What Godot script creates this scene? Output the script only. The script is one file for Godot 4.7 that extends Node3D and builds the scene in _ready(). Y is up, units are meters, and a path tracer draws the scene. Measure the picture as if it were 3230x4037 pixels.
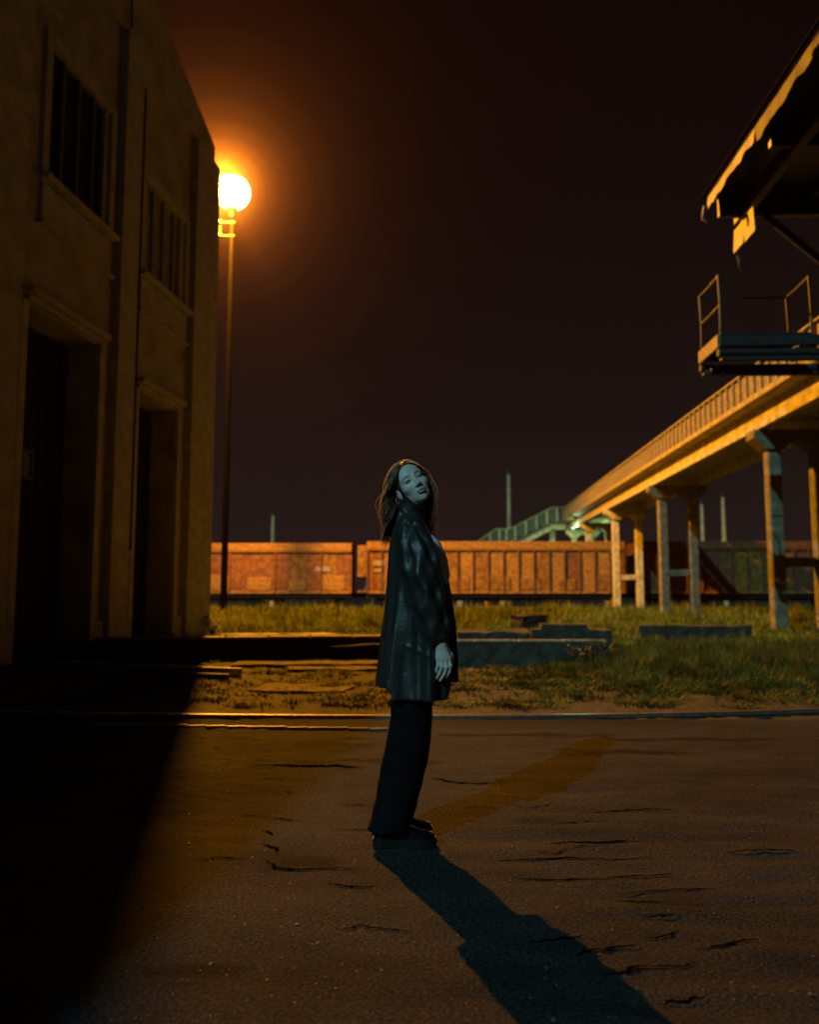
extends Node3D

# ------------------------------------------------------------------ helpers: materials

func lin(r: float, g: float, b: float) -> Color:
	return Color(r, g, b).linear_to_srgb()

func noise_tex(size: int, freq: float, seed_no: int, lo: Color, hi: Color, octaves := 5, warp := 0.0) -> NoiseTexture2D:
	var n := FastNoiseLite.new()
	n.seed = seed_no
	n.noise_type = FastNoiseLite.TYPE_SIMPLEX_SMOOTH
	n.frequency = freq
	n.fractal_octaves = octaves
	n.fractal_gain = 0.6
	if warp > 0.0:
		n.domain_warp_enabled = true
		n.domain_warp_amplitude = warp
	var t := NoiseTexture2D.new()
	t.width = size
	t.height = size
	t.seamless = true
	t.noise = n
	var ramp := Gradient.new()
	ramp.set_color(0, lo)
	ramp.set_color(1, hi)
	t.color_ramp = ramp
	return t

# a rough surface: base colour (linear), mottling, fine relief
func surf(r: float, g: float, b: float, rough: float, tile: float, seed_no: int, spread := 0.35, relief := 0.5, tinted := false) -> StandardMaterial3D:
	var m := StandardMaterial3D.new()
	var lo := 1.0 - spread
	m.albedo_color = lin(r, g, b)
	m.albedo_texture = noise_tex(512, 0.012, seed_no, Color(lo, lo, lo * 0.97), Color(1, 1, 1), 6, 12.0)
	m.roughness = rough
	m.metallic_specular = 0.4
	m.uv1_triplanar = true
	m.uv1_world_triplanar = true
	m.uv1_scale = Vector3(tile, tile, tile)
	m.vertex_color_use_as_albedo = tinted
	if relief > 0.0:
		m.heightmap_enabled = true
		m.heightmap_texture = noise_tex(512, 0.03, seed_no + 7, Color(0, 0, 0), Color(1, 1, 1), 6)
		m.heightmap_scale = relief
	return m

func plain_mat(r: float, g: float, b: float, rough: float, metal := 0.0) -> StandardMaterial3D:
	var m := StandardMaterial3D.new()
	m.albedo_color = lin(r, g, b)
	m.roughness = rough
	m.metallic = metal
	m.metallic_specular = 0.4
	return m

# ------------------------------------------------------------------ helpers: shapes

func new_st() -> SurfaceTool:
	var st := SurfaceTool.new()
	st.begin(Mesh.PRIMITIVE_TRIANGLES)
	return st

# corners run counter-clockwise seen from outside
func quad(st: SurfaceTool, a: Vector3, b: Vector3, c: Vector3, d: Vector3) -> void:
	st.add_vertex(a); st.add_vertex(c); st.add_vertex(b)
	st.add_vertex(a); st.add_vertex(d); st.add_vertex(c)

func tri(st: SurfaceTool, a: Vector3, b: Vector3, c: Vector3) -> void:
	st.add_vertex(a); st.add_vertex(c); st.add_vertex(b)

# box with chamfered edges, centre c, size s, placed by basis
func bx(st: SurfaceTool, c: Vector3, s: Vector3, bev := 0.01, basis := Basis()) -> void:
	var h := s * 0.5
	bev = minf(bev, minf(h.x, minf(h.y, h.z)) * 0.9)
	st.set_smooth_group(-1)
	var v := func(sx: float, sy: float, sz: float, ax: int) -> Vector3:
		var p := Vector3(sx * (h.x - bev), sy * (h.y - bev), sz * (h.z - bev))
		p[ax] = signf([sx, sy, sz][ax]) * h[ax]
		return c + basis * p
	for ax in 3:
		var u := (ax + 1) % 3
		var w := (ax + 2) % 3
		for sg in [-1.0, 1.0]:
			var q: Array[Vector3] = []
			for k in 4:
				var sv := [0.0, 0.0, 0.0]
				sv[ax] = sg
				sv[u] = [-1.0, 1.0, 1.0, -1.0][k]
				sv[w] = [-1.0, -1.0, 1.0, 1.0][k]
				q.append(v.call(sv[0], sv[1], sv[2], ax))
			if sg > 0:
				quad(st, q[0], q[1], q[2], q[3])
			else:
				quad(st, q[3], q[2], q[1], q[0])
	for ax in 3:  # edges along ax
		var u := (ax + 1) % 3
		var w := (ax + 2) % 3
		for su in [-1.0, 1.0]:
			for sw in [-1.0, 1.0]:
				var lo := [0.0, 0.0, 0.0]
				lo[ax] = -1.0; lo[u] = su; lo[w] = sw
				var hi := lo.duplicate()
				hi[ax] = 1.0
				var a: Vector3 = v.call(lo[0], lo[1], lo[2], u)
				var b: Vector3 = v.call(hi[0], hi[1], hi[2], u)
				var e: Vector3 = v.call(hi[0], hi[1], hi[2], w)
				var d: Vector3 = v.call(lo[0], lo[1], lo[2], w)
				if su * sw > 0:
					quad(st, a, d, e, b)
				else:
					quad(st, a, b, e, d)
	for sx in [-1.0, 1.0]:
		for sy in [-1.0, 1.0]:
			for sz in [-1.0, 1.0]:
				var a: Vector3 = v.call(sx, sy, sz, 0)
				var b: Vector3 = v.call(sx, sy, sz, 1)
				var e: Vector3 = v.call(sx, sy, sz, 2)
				if sx * sy * sz > 0:
					tri(st, a, b, e)
				else:
					tri(st, a, e, b)

# tube along points with radii
func tube(st: SurfaceTool, pts: Array, radii: Array, sides := 10, cap := true) -> void:
	st.set_smooth_group(0)
	var rings: Array = []
	var n := pts.size()
	var side := Vector3.RIGHT
	for i in n:
		var t: Vector3 = (pts[mini(i + 1, n - 1)] - pts[maxi(i - 1, 0)]).normalized()
		if i == 0:
			side = t.cross(Vector3.UP if absf(t.y) < 0.9 else Vector3.RIGHT).normalized()
		else:
			side = (side - t * side.dot(t)).normalized()
		var o := t.cross(side)
		var r: float = radii[mini(i, radii.size() - 1)]
		var ring: Array[Vector3] = []
		for k in sides:
			var a := TAU * k / sides
			ring.append(pts[i] + (side * cos(a) + o * sin(a)) * r)
		rings.append(ring)
	for i in n - 1:
		for k in sides:
			var k2 := (k + 1) % sides
			quad(st, rings[i][k], rings[i][k2], rings[i + 1][k2], rings[i + 1][k])
	if cap:
		st.set_smooth_group(-1)
		for k in sides:
			var k2 := (k + 1) % sides
			tri(st, pts[0], rings[0][k2], rings[0][k])
			tri(st, pts[n - 1], rings[n - 1][k], rings[n - 1][k2])

# prism: a polygon in the x-y plane (counter-clockwise) swept from z0 to z1
func prism(st: SurfaceTool, poly: PackedVector2Array, z0: float, z1: float, xf := Transform3D()) -> void:
	st.set_smooth_group(-1)
	if Geometry2D.is_polygon_clockwise(poly):
		poly = poly.duplicate()
		poly.reverse()
	var ids := Geometry2D.triangulate_polygon(poly)
	for i in range(0, ids.size(), 3):
		var a := poly[ids[i]]; var b := poly[ids[i + 1]]; var c := poly[ids[i + 2]]
		if (b - a).cross(c - a) < 0.0:
			var t := b; b = c; c = t
		tri(st, xf * Vector3(a.x, a.y, z1), xf * Vector3(b.x, b.y, z1), xf * Vector3(c.x, c.y, z1))
		tri(st, xf * Vector3(a.x, a.y, z0), xf * Vector3(c.x, c.y, z0), xf * Vector3(b.x, b.y, z0))
	for i in poly.size():
		var a := poly[i]; var b := poly[(i + 1) % poly.size()]
		quad(st, xf * Vector3(a.x, a.y, z0), xf * Vector3(b.x, b.y, z0), xf * Vector3(b.x, b.y, z1), xf * Vector3(a.x, a.y, z1))

func lathe(st: SurfaceTool, c: Vector3, prof: Array, sides := 20, basis := Basis()) -> void:
	st.set_smooth_group(0)
	for i in prof.size() - 1:
		for k in sides:
			var a0 := TAU * k / sides
			var a1 := TAU * (k + 1) / sides
			var p := func(j: int, a: float) -> Vector3: return c + basis * Vector3(cos(a) * prof[j].x, prof[j].y, -sin(a) * prof[j].x)
			quad(st, p.call(i, a0), p.call(i, a1), p.call(i + 1, a1), p.call(i + 1, a0))

func commit(st: SurfaceTool) -> ArrayMesh:
	st.generate_normals()
	return st.commit()

# ------------------------------------------------------------------ helpers: scene tree

func put(called: String, mesh: Mesh, mat: Material, parent: Node3D = self, at := Vector3.ZERO) -> MeshInstance3D:
	var o := MeshInstance3D.new()
	o.name = called
	o.mesh = mesh
	o.material_override = mat
	o.position = at
	parent.add_child(o, true)
	return o

func obj(called: String, st: SurfaceTool, mat: Material, parent: Node3D = self) -> MeshInstance3D:
	return put(called, commit(st), mat, parent)

func tag(o: Node3D, label: String, category: String, group := "", kind := "") -> void:
	o.set_meta("label", label)
	o.set_meta("category", category)
	if group: o.set_meta("group", group)
	if kind: o.set_meta("kind", kind)

func thing(called: String, label: String, category: String, at := Vector3.ZERO, turn := 0.0, group := "") -> Node3D:
	var o := Node3D.new()
	o.name = called
	o.position = at
	o.rotation.y = turn
	add_child(o, true)
	tag(o, label, category, group)
	return o

func struct(called: String, mesh: Mesh, mat: Material, label := "") -> MeshInstance3D:
	var o := put(called, mesh, mat)
	o.set_meta("kind", "structure")
	if label:
		o.set_meta("label", label)
	return o

# ------------------------------------------------------------------ helpers: signed distance fields

func cap(p: Vector3, a: Vector3, b: Vector3, ra: float, rb: float) -> float:
	var ba := b - a
	var h := clampf((p - a).dot(ba) / ba.length_squared(), 0.0, 1.0)
	return (p - a - ba * h).length() - lerpf(ra, rb, h)

func ell(p: Vector3, r: Vector3) -> float:
	var k0 := (p / r).length()
	var k1 := (p / (r * r)).length()
	return k0 * (k0 - 1.0) / maxf(k1, 1e-6)

func smin(a: float, b: float, k: float) -> float:
	var h := maxf(k - absf(a - b), 0.0) / k
	return minf(a, b) - h * h * k * 0.25

func smax(a: float, b: float, k: float) -> float:
	return -smin(-a, -b, k)

func table(t: Array, y: float, col := 1) -> float:   # rows sorted by their first number
	if y <= t[0][0]: return t[0][col]
	for i in range(1, t.size()):
		if y <= t[i][0]:
			return lerpf(t[i - 1][col], t[i][col], smoothstep(0.0, 1.0, (y - t[i - 1][0]) / (t[i][0] - t[i - 1][0])) * 0.5 + 0.5 * (y - t[i - 1][0]) / (t[i][0] - t[i - 1][0]))
	return t[t.size() - 1][col]

# surface nets over a box; appends to the arrays
func nets(V: PackedVector3Array, I: PackedInt32Array, lo: Vector3, hi: Vector3, cell: float, f: Callable) -> Array:
	var n := Vector3i(((hi - lo) / cell).ceil()) + Vector3i(2, 2, 2)
	var bl := 4
	var nb := Vector3i((n.x + bl - 1) / bl, (n.y + bl - 1) / bl, (n.z + bl - 1) / bl)
	n = nb * bl + Vector3i.ONE
	var sx := 1
	var sy := n.x
	var sz := n.x * n.y
	var val := PackedFloat32Array()
	val.resize(n.x * n.y * n.z)
	val.fill(1e9)
	var vid := PackedInt32Array()
	vid.resize(val.size())
	vid.fill(-1)
	var reach := cell * bl * 0.87 * 1.5 + cell
	var cells := PackedInt32Array()
	for bz in nb.z:
		for by in nb.y:
			for bxx in nb.x:
				var c := lo + Vector3(bxx + 0.5, by + 0.5, bz + 0.5) * cell * bl
				if absf(f.call(c)) > reach:
					continue
				for z in range(bz * bl, bz * bl + bl + 1):
					for y in range(by * bl, by * bl + bl + 1):
						for x in range(bxx * bl, bxx * bl + bl + 1):
							var id := x + y * sy + z * sz
							if val[id] > 1e8:
								val[id] = f.call(lo + Vector3(x, y, z) * cell)
							if x < bxx * bl + bl and y < by * bl + bl and z < bz * bl + bl:
								cells.append(id)
	var corner := [0, sx, sy, sx + sy, sz, sx + sz, sy + sz, sx + sy + sz]
	var edges := [[0, 1], [2, 3], [4, 5], [6, 7], [0, 2], [1, 3], [4, 6], [5, 7], [0, 4], [1, 5], [2, 6], [3, 7]]
	var at := [Vector3(0, 0, 0), Vector3(1, 0, 0), Vector3(0, 1, 0), Vector3(1, 1, 0), Vector3(0, 0, 1), Vector3(1, 0, 1), Vector3(0, 1, 1), Vector3(1, 1, 1)]
	for id in cells:
		var mask := 0
		for k in 8:
			if val[id + corner[k]] < 0.0:
				mask |= 1 << k
		if mask == 0 or mask == 255:
			continue
		var s := Vector3.ZERO
		var m := 0
		for e in edges:
			var va := val[id + corner[e[0]]]
			var vb := val[id + corner[e[1]]]
			if (va < 0.0) != (vb < 0.0):
				s += at[e[0]].lerp(at[e[1]], va / (va - vb))
				m += 1
		var x := id % sy
		var y := (id % sz) / sy
		var z := id / sz
		vid[id] = V.size()
		V.append(lo + (Vector3(x, y, z) + s / m) * cell)
	for id in cells:
		if vid[id] < 0:
			continue
		for ax in 3:
			var d: int = [sx, sy, sz][ax]
			var u: int = [sy, sz, sx][ax]
			var w: int = [sz, sx, sy][ax]
			var a := val[id]
			var b := val[id + d]
			if (a < 0.0) == (b < 0.0) or id - u - w < 0:
				continue
			var q0 := vid[id]; var q1 := vid[id - u]; var q2 := vid[id - u - w]; var q3 := vid[id - w]
			if q1 < 0 or q2 < 0 or q3 < 0:
				continue
			if a < 0.0:
				I.append_array([q0, q3, q1, q1, q3, q2])
			else:
				I.append_array([q0, q1, q3, q1, q2, q3])
	return [V, I]

func net_mesh(V: PackedVector3Array, I: PackedInt32Array, colors := PackedColorArray()) -> ArrayMesh:
	var N := PackedVector3Array()
	N.resize(V.size())
	for i in range(0, I.size(), 3):
		var nn := (V[I[i + 2]] - V[I[i]]).cross(V[I[i + 1]] - V[I[i]])
		for k in 3:
			N[I[i + k]] += nn
	for i in N.size():
		N[i] = N[i].normalized()
	var arr := []
	arr.resize(Mesh.ARRAY_MAX)
	arr[Mesh.ARRAY_VERTEX] = V
	arr[Mesh.ARRAY_NORMAL] = N
	arr[Mesh.ARRAY_INDEX] = I
	if colors.size() == V.size():
		arr[Mesh.ARRAY_COLOR] = colors
	var m := ArrayMesh.new()
	m.add_surface_from_arrays(Mesh.PRIMITIVE_TRIANGLES, arr)
	return m

# a sheet over x0..x1, z0..z1 with heights and colours from a function giving [height, Color]
func sheet(x0: float, x1: float, z0: float, z1: float, nx: int, nz: int, f: Callable) -> ArrayMesh:
	var V := PackedVector3Array()
	var C := PackedColorArray()
	var I := PackedInt32Array()
	for j in nz + 1:
		for i in nx + 1:
			var x := lerpf(x0, x1, float(i) / nx)
			var z := lerpf(z0, z1, float(j) / nz)
			var r: Array = f.call(x, z)
			V.append(Vector3(x, r[0], z))
			C.append(r[1])
	for j in nz:
		for i in nx:
			var a := j * (nx + 1) + i
			var b := a + nx + 1
			if z1 > z0:
				I.append_array([a, a + 1, b, b, a + 1, b + 1])
			else:
				I.append_array([a, b, a + 1, b, b + 1, a + 1])
	return net_mesh(V, I, C)

# ------------------------------------------------------------------ shared state

var rng := RandomNumberGenerator.new()
var n1 := FastNoiseLite.new()
var n2 := FastNoiseLite.new()
var n3 := FastNoiseLite.new()
var M := {}

const LAMP := Vector3(-7.92, 18.45, -34.0)

func yard_height(x: float, z: float) -> float:
	var d := -z
	var ridge := n1.get_noise_2d(x * 3.0, z * 14.0) * 0.022 * smoothstep(-0.4, 0.8, x) * smoothstep(6.5, 4.0, d)
	var lump := n2.get_noise_2d(x * 6.0, z * 6.0) * 0.008 + n3.get_noise_2d(x * 22.0, z * 26.0) * 0.004
	var left := n3.get_noise_2d(x * 14.0, z * 16.0) * 0.016 * smoothstep(-0.5, -1.4, x) * smoothstep(3.2, 4.6, d)
	return ridge + lump + left

func bed_height(x: float, z: float) -> float:
	return n2.get_noise_2d(x * 4.0, z * 5.0) * 0.03 + n3.get_noise_2d(x * 14.0, z * 18.0) * 0.02 - 0.02

func _ready() -> void:
	rng.seed = 11
	n1.seed = 3; n1.frequency = 0.35; n1.fractal_octaves = 4
	n2.seed = 5; n2.frequency = 0.30; n2.fractal_octaves = 4
	n3.seed = 9; n3.frequency = 0.40; n3.fractal_octaves = 3
	sky_camera_lights()
	materials()
	ground()
	warehouse()
	bridge()
	train()
	far_poles()
	gantry()
	rails()
	concrete()
	floodlight()
	plants()
	person()

# ------------------------------------------------------------------ camera, sky, lights

func sky_camera_lights() -> void:
	var cam := Camera3D.new()
	cam.name = "camera"
	var lens := CameraAttributesPhysical.new()
	lens.frustum_focal_length = 19.2
	lens.frustum_near = 0.05
	lens.frustum_far = 600.0
	lens.frustum_focus_distance = 3.75
	lens.exposure_aperture = 1.2
	cam.attributes = lens
	cam.fov = 64.0
	cam.far = 600.0
	cam.position = Vector3(0, 1.11, 0)
	cam.rotation_degrees = Vector3(5.694, 0, 0)
	add_child(cam)
	cam.make_current()

	var we := WorldEnvironment.new()
	we.name = "environment"
	var env := Environment.new()
	env.background_mode = Environment.BG_SKY
	env.tonemap_mode = Environment.TONE_MAPPER_LINEAR
	env.tonemap_exposure = 1.0
	env.sdfgi_enabled = true
	env.ssao_enabled = true
	env.ssil_enabled = true
	var sm := ProceduralSkyMaterial.new()
	sm.sky_top_color = lin(0.0008, 0.0005, 0.0005)
	sm.sky_horizon_color = lin(0.0155, 0.0094, 0.0070)
	sm.sky_curve = 0.23
	sm.ground_bottom_color = lin(0.004, 0.0025, 0.0015)
	sm.ground_horizon_color = lin(0.0155, 0.0094, 0.0070)
	sm.sky_energy_multiplier = 1.0
	var sky := Sky.new()
	sky.sky_material = sm
	env.sky = sky
	env.volumetric_fog_enabled = true
	env.volumetric_fog_density = 0.0
	env.fog_enabled = true
	env.fog_density = 0.00008
	env.fog_light_color = Color(1.0, 0.75, 0.95)
	we.environment = env
	add_child(we)

	var far_light := DirectionalLight3D.new()  # stands for an unseen cool lamp far behind the warehouse
	far_light.name = "teal_far_light"
	far_light.light_color = lin(0.36, 0.86, 1.0)
	far_light.light_energy = 0.45
	far_light.light_angular_distance = 0.5
	far_light.shadow_enabled = true
	far_light.sky_mode = DirectionalLight3D.SKY_MODE_LIGHT_ONLY
	add_child(far_light)
	# it travels towards +x, away from the camera and down, 30 degrees above the ground
	far_light.look_at_from_position(Vector3.ZERO, Vector3(0.507, -0.577, -0.862), Vector3.UP)

func materials() -> void:
	M.asphalt = surf(1, 1, 1, 0.92, 1.1, 21, 0.62, 0.6, true)
	M.asphalt.metallic_specular = 0.16
	M.asphalt.albedo_texture = noise_tex(1024, 0.045, 23, Color(0.35, 0.35, 0.34), Color(1, 1, 1), 7, 6.0)
	M.asphalt.heightmap_texture = noise_tex(1024, 0.05, 24, Color(0, 0, 0), Color(1, 1, 1), 7)
	M.dirt = surf(1, 1, 1, 0.95, 0.9, 31, 0.5, 1.2, true)
	M.soil = surf(1, 1, 1, 0.97, 0.35, 41, 0.5, 2.0, true)
	M.far_soil = surf(0.035, 0.030, 0.016, 0.97, 0.3, 44, 0.4, 1.0)
	M.stucco = surf(0.60, 0.54, 0.36, 0.92, 0.16, 51, 0.28, 0.35)
	M.trim = surf(0.66, 0.60, 0.40, 0.9, 0.3, 52, 0.25, 0.3)
	M.door = surf(0.035, 0.028, 0.024, 0.8, 0.6, 53, 0.5, 0.3)
	M.sheet_light = surf(0.34, 0.33, 0.28, 0.7, 1.2, 54, 0.4, 0.2)
	M.glass_dark = plain_mat(0.02, 0.022, 0.03, 0.25)
	M.iron = surf(0.16, 0.13, 0.10, 0.6, 1.4, 55, 0.4, 0.15)
	M.concrete = surf(0.64, 0.58, 0.26, 0.9, 0.35, 61, 0.4, 0.5)
	M.railpaint = surf(0.50, 0.42, 0.15, 0.75, 0.5, 62, 0.45, 0.2)
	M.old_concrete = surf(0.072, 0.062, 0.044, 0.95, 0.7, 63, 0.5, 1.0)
	M.rust1 = surf(0.21, 0.086, 0.020, 0.7, 0.4, 71, 0.45, 0.4)
	M.rust2 = surf(0.28, 0.142, 0.016, 0.75, 0.35, 72, 0.5, 0.4)
	M.rust3 = surf(0.34, 0.185, 0.024, 0.7, 0.5, 73, 0.4, 0.3)
	M.rust_dark = surf(0.16, 0.07, 0.035, 0.8, 0.5, 74, 0.5, 0.4)
	M.black_iron = surf(0.02, 0.017, 0.014, 0.7, 0.8, 75, 0.5, 0.3)
	M.steel = surf(0.55, 0.50, 0.44, 0.32, 2.0, 81, 0.35, 0.1)
	M.steel.metallic = 0.9
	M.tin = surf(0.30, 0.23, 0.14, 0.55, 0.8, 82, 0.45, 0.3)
	M.fascia = surf(0.085, 0.045, 0.03, 0.7, 0.8, 88, 0.5, 0.4)
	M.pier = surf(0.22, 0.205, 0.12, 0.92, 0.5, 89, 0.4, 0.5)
	M.panel = surf(0.13, 0.12, 0.07, 0.8, 0.6, 90, 0.4, 0.2)
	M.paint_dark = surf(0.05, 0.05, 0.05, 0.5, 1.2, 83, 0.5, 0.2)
	M.galv = surf(0.035, 0.034, 0.032, 0.5, 1.2, 84, 0.4, 0.2)
	M.board = surf(0.50, 0.44, 0.27, 0.9, 0.5, 56, 0.4, 0.3)
	M.bright_edge = surf(0.50, 0.38, 0.20, 0.6, 1.0, 57, 0.5, 0.3)
	M.slab = surf(0.26, 0.20, 0.13, 0.95, 1.1, 58, 0.65, 0.8)
	M.mast = surf(0.006, 0.005, 0.004, 0.95, 1.0, 86, 0.4, 0.1)
	M.mast.metallic_specular = 0.12
	M.crack_shade = plain_mat(0.003, 0.003, 0.003, 1.0)
	M.crack_shade.metallic_specular = 0.0
	M.wood = surf(0.04, 0.033, 0.026, 0.9, 0.8, 85, 0.5, 0.3)

# ------------------------------------------------------------------ ground

func ground() -> void:
	var pm := PlaneMesh.new()
	pm.size = Vector2(900, 900)
	var base := struct("ground", pm, M.far_soil)
	base.position = Vector3(0, -0.09, -60)
	# worn yard paving, from behind the camera to the sunken rail
	var yard := func(x: float, z: float) -> Array:
		var d := -z
		var c := 0.069 + 0.036 * n2.get_noise_2d(x * 1.3, z * 3.2) + 0.016 * n1.get_noise_2d(x * 7.0, z * 15.0)
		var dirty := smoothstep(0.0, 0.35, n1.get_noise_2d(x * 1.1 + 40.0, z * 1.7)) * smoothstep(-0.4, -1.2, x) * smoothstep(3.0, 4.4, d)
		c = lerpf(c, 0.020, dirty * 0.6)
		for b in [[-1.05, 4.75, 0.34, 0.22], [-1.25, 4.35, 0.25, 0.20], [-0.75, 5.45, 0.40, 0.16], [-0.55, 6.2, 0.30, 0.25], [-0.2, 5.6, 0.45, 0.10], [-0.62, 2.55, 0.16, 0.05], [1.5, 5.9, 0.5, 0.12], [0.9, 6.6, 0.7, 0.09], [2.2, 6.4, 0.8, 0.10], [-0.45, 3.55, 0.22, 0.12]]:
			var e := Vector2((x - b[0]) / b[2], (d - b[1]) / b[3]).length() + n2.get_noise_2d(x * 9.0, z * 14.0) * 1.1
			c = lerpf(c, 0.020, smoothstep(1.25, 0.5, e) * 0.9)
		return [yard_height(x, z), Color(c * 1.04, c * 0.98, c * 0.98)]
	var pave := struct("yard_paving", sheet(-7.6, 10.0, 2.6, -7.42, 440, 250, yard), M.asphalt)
	var back := struct("yard_paving_behind", sheet(-7.6, 14.0, 30.0, 2.6, 60, 60, func(x, z): return [yard_height(x, z), Color(0.048, 0.043, 0.040)]), M.asphalt)
	back.name = "yard_paving"
	# trampled earth between the rail and the kerb
	var bed := func(x: float, z: float) -> Array:
		var d := -z
		var c := 0.075 + 0.05 * n2.get_noise_2d(x * 2.2, z * 4.0) + 0.03 * n3.get_noise_2d(x * 9.0, z * 11.0)
		var green := clampf(smoothstep(1.0, 4.0, x) + smoothstep(0.05, 0.4, n1.get_noise_2d(x * 1.5, z * 2.5)) * 0.6, 0.0, 1.0)
		var col := Color(c, c * 0.82, c * 0.6).lerp(Color(0.045, 0.045, 0.018), green * 0.8)
		return [bed_height(x, z), col]
	struct("track_bed", sheet(-7.0, 12.0, -7.43, -14.4, 240, 110, bed), M.dirt)
	# the field under the grass
	var field := func(x: float, z: float) -> Array:
		var c := 0.085 + 0.04 * n2.get_noise_2d(x * 0.9, z * 1.2)
		var up := 0.27 * smoothstep(3.2, 2.2, x) * smoothstep(17.0, 14.2, -z)
		var wagon_shade := smoothstep(42.5, 44.0, -z)   # soil darkened under and behind the wagons, their shade put into colour
		return [up + n2.get_noise_2d(x, z) * 0.10 - 0.03, Color(c * 0.95, c * 0.85, c * 0.4).lerp(Color(0.012, 0.010, 0.008), wagon_shade)]
	struct("field", sheet(-22.0, 34.0, -14.1, -70.0, 160, 150, field), M.soil)
	crack_shades(pave)

# dark lines on the paving, dirt-filled gaps and painted shade of ledges: each runs along ground points (x, depth)
func crack_shades(pave: Node3D) -> void:
	var runs := [
		[[-1.08, 5.44], [-0.86, 5.45], [-0.70, 5.43], [-0.45, 5.42], [-0.24, 5.36]],
		[[0.11, 5.05], [0.19, 5.04], [0.22, 4.99], [0.42, 4.97], [0.62, 4.99]],
		[[-0.72, 4.19], [-0.64, 4.19], [-0.59, 4.15], [-0.53, 4.14]],
		[[-0.70, 4.01], [-0.65, 3.96], [-0.63, 3.91]],
		[[-0.67, 3.79], [-0.62, 3.74], [-0.58, 3.71], [-0.58, 3.66]],
		[[-0.60, 3.56], [-0.56, 3.50], [-0.55, 3.46], [-0.45, 3.44], [-0.33, 3.45], [-0.15, 3.43]],
		[[-0.31, 3.27], [-0.22, 3.24], [-0.10, 3.25]],
		[[0.38, 2.74], [0.50, 2.77], [0.58, 2.79]],
		[[0.51, 2.64], [0.57, 2.68], [0.66, 2.70], [0.75, 2.72]],
		[[0.55, 2.50], [0.64, 2.52], [0.67, 2.55], [0.82, 2.56], [0.87, 2.60]],
		[[0.67, 2.34], [0.75, 2.35], [0.83, 2.38]],
		[[0.89, 2.69], [1.03, 2.73], [1.14, 2.76]],
		[[0.80, 2.95], [0.88, 2.95], [0.95, 2.96]],
		[[0.35, 3.55], [0.60, 3.57], [0.85, 3.55], [1.05, 3.60]],
		[[0.40, 3.35], [0.75, 3.33], [1.10, 3.36]],
		[[0.62, 3.80], [0.95, 3.83], [1.25, 3.79]],
	]
	for i in 16:   # painted shade of short broken ledges on the right of the woman
		var x := rng.randf_range(0.25, 1.9)
		var d := rng.randf_range(2.5, 4.7)
		var l := rng.randf_range(0.12, 0.5)
		runs.append([[x, d], [x + l * 0.5, d + rng.randf_range(-0.03, 0.05)], [x + l, d + rng.randf_range(-0.03, 0.08)]])
	for i in 7:
		var x := rng.randf_range(-1.1, -0.1)
		var d := rng.randf_range(2.4, 5.2)
		runs.append([[x, d], [x + 0.08, d + rng.randf_range(-0.05, 0.05)], [x + rng.randf_range(0.12, 0.3), d + rng.randf_range(-0.08, 0.08)]])
	var broad := {0: 5.0, 1: 3.0, 4: 2.0, 5: 2.2, 6: 1.8, 8: 2.0, 9: 2.2, 11: 1.8, 13: 2.4, 14: 2.2, 15: 2.4}
	var k := 0
	for run in runs:
		var st := new_st()
		st.set_smooth_group(-1)
		var pts: Array[Vector3] = []
		for i in run.size() - 1:
			var steps := 7
			for s in steps:
				var t := float(s) / steps
				var x := lerpf(run[i][0], run[i + 1][0], t) + rng.randf_range(-0.006, 0.006)
				var d := lerpf(run[i][1], run[i + 1][1], t) + rng.randf_range(-0.006, 0.006)
				pts.append(Vector3(x, 0, -d))
		for i in pts.size() - 1:
			var a := pts[i]; var b := pts[i + 1]
			var wa: float = float(broad.get(k, 1.3)) * (0.003 + 0.006 * absf(n3.get_noise_1d(i * 2.3 + k * 31.0))) * sin(PI * clampf((i + 0.4) / pts.size(), 0.0, 1.0))
			var wb: float = float(broad.get(k, 1.3)) * (0.003 + 0.006 * absf(n3.get_noise_1d((i + 1) * 2.3 + k * 31.0))) * sin(PI * clampf((i + 1.4) / pts.size(), 0.0, 1.0))
			var side := (b - a).cross(Vector3.UP).normalized()
			var v: Array[Vector3] = [a + side * wa, b + side * wb, b - side * wb, a - side * wa]
			for j in 4:
				v[j].y = yard_height(v[j].x, v[j].z) + 0.005
			quad(st, v[0], v[1], v[2], v[3])
		obj("crack_shade", st, M.crack_shade, pave)
		k += 1

# ------------------------------------------------------------------ warehouse on the left

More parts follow.
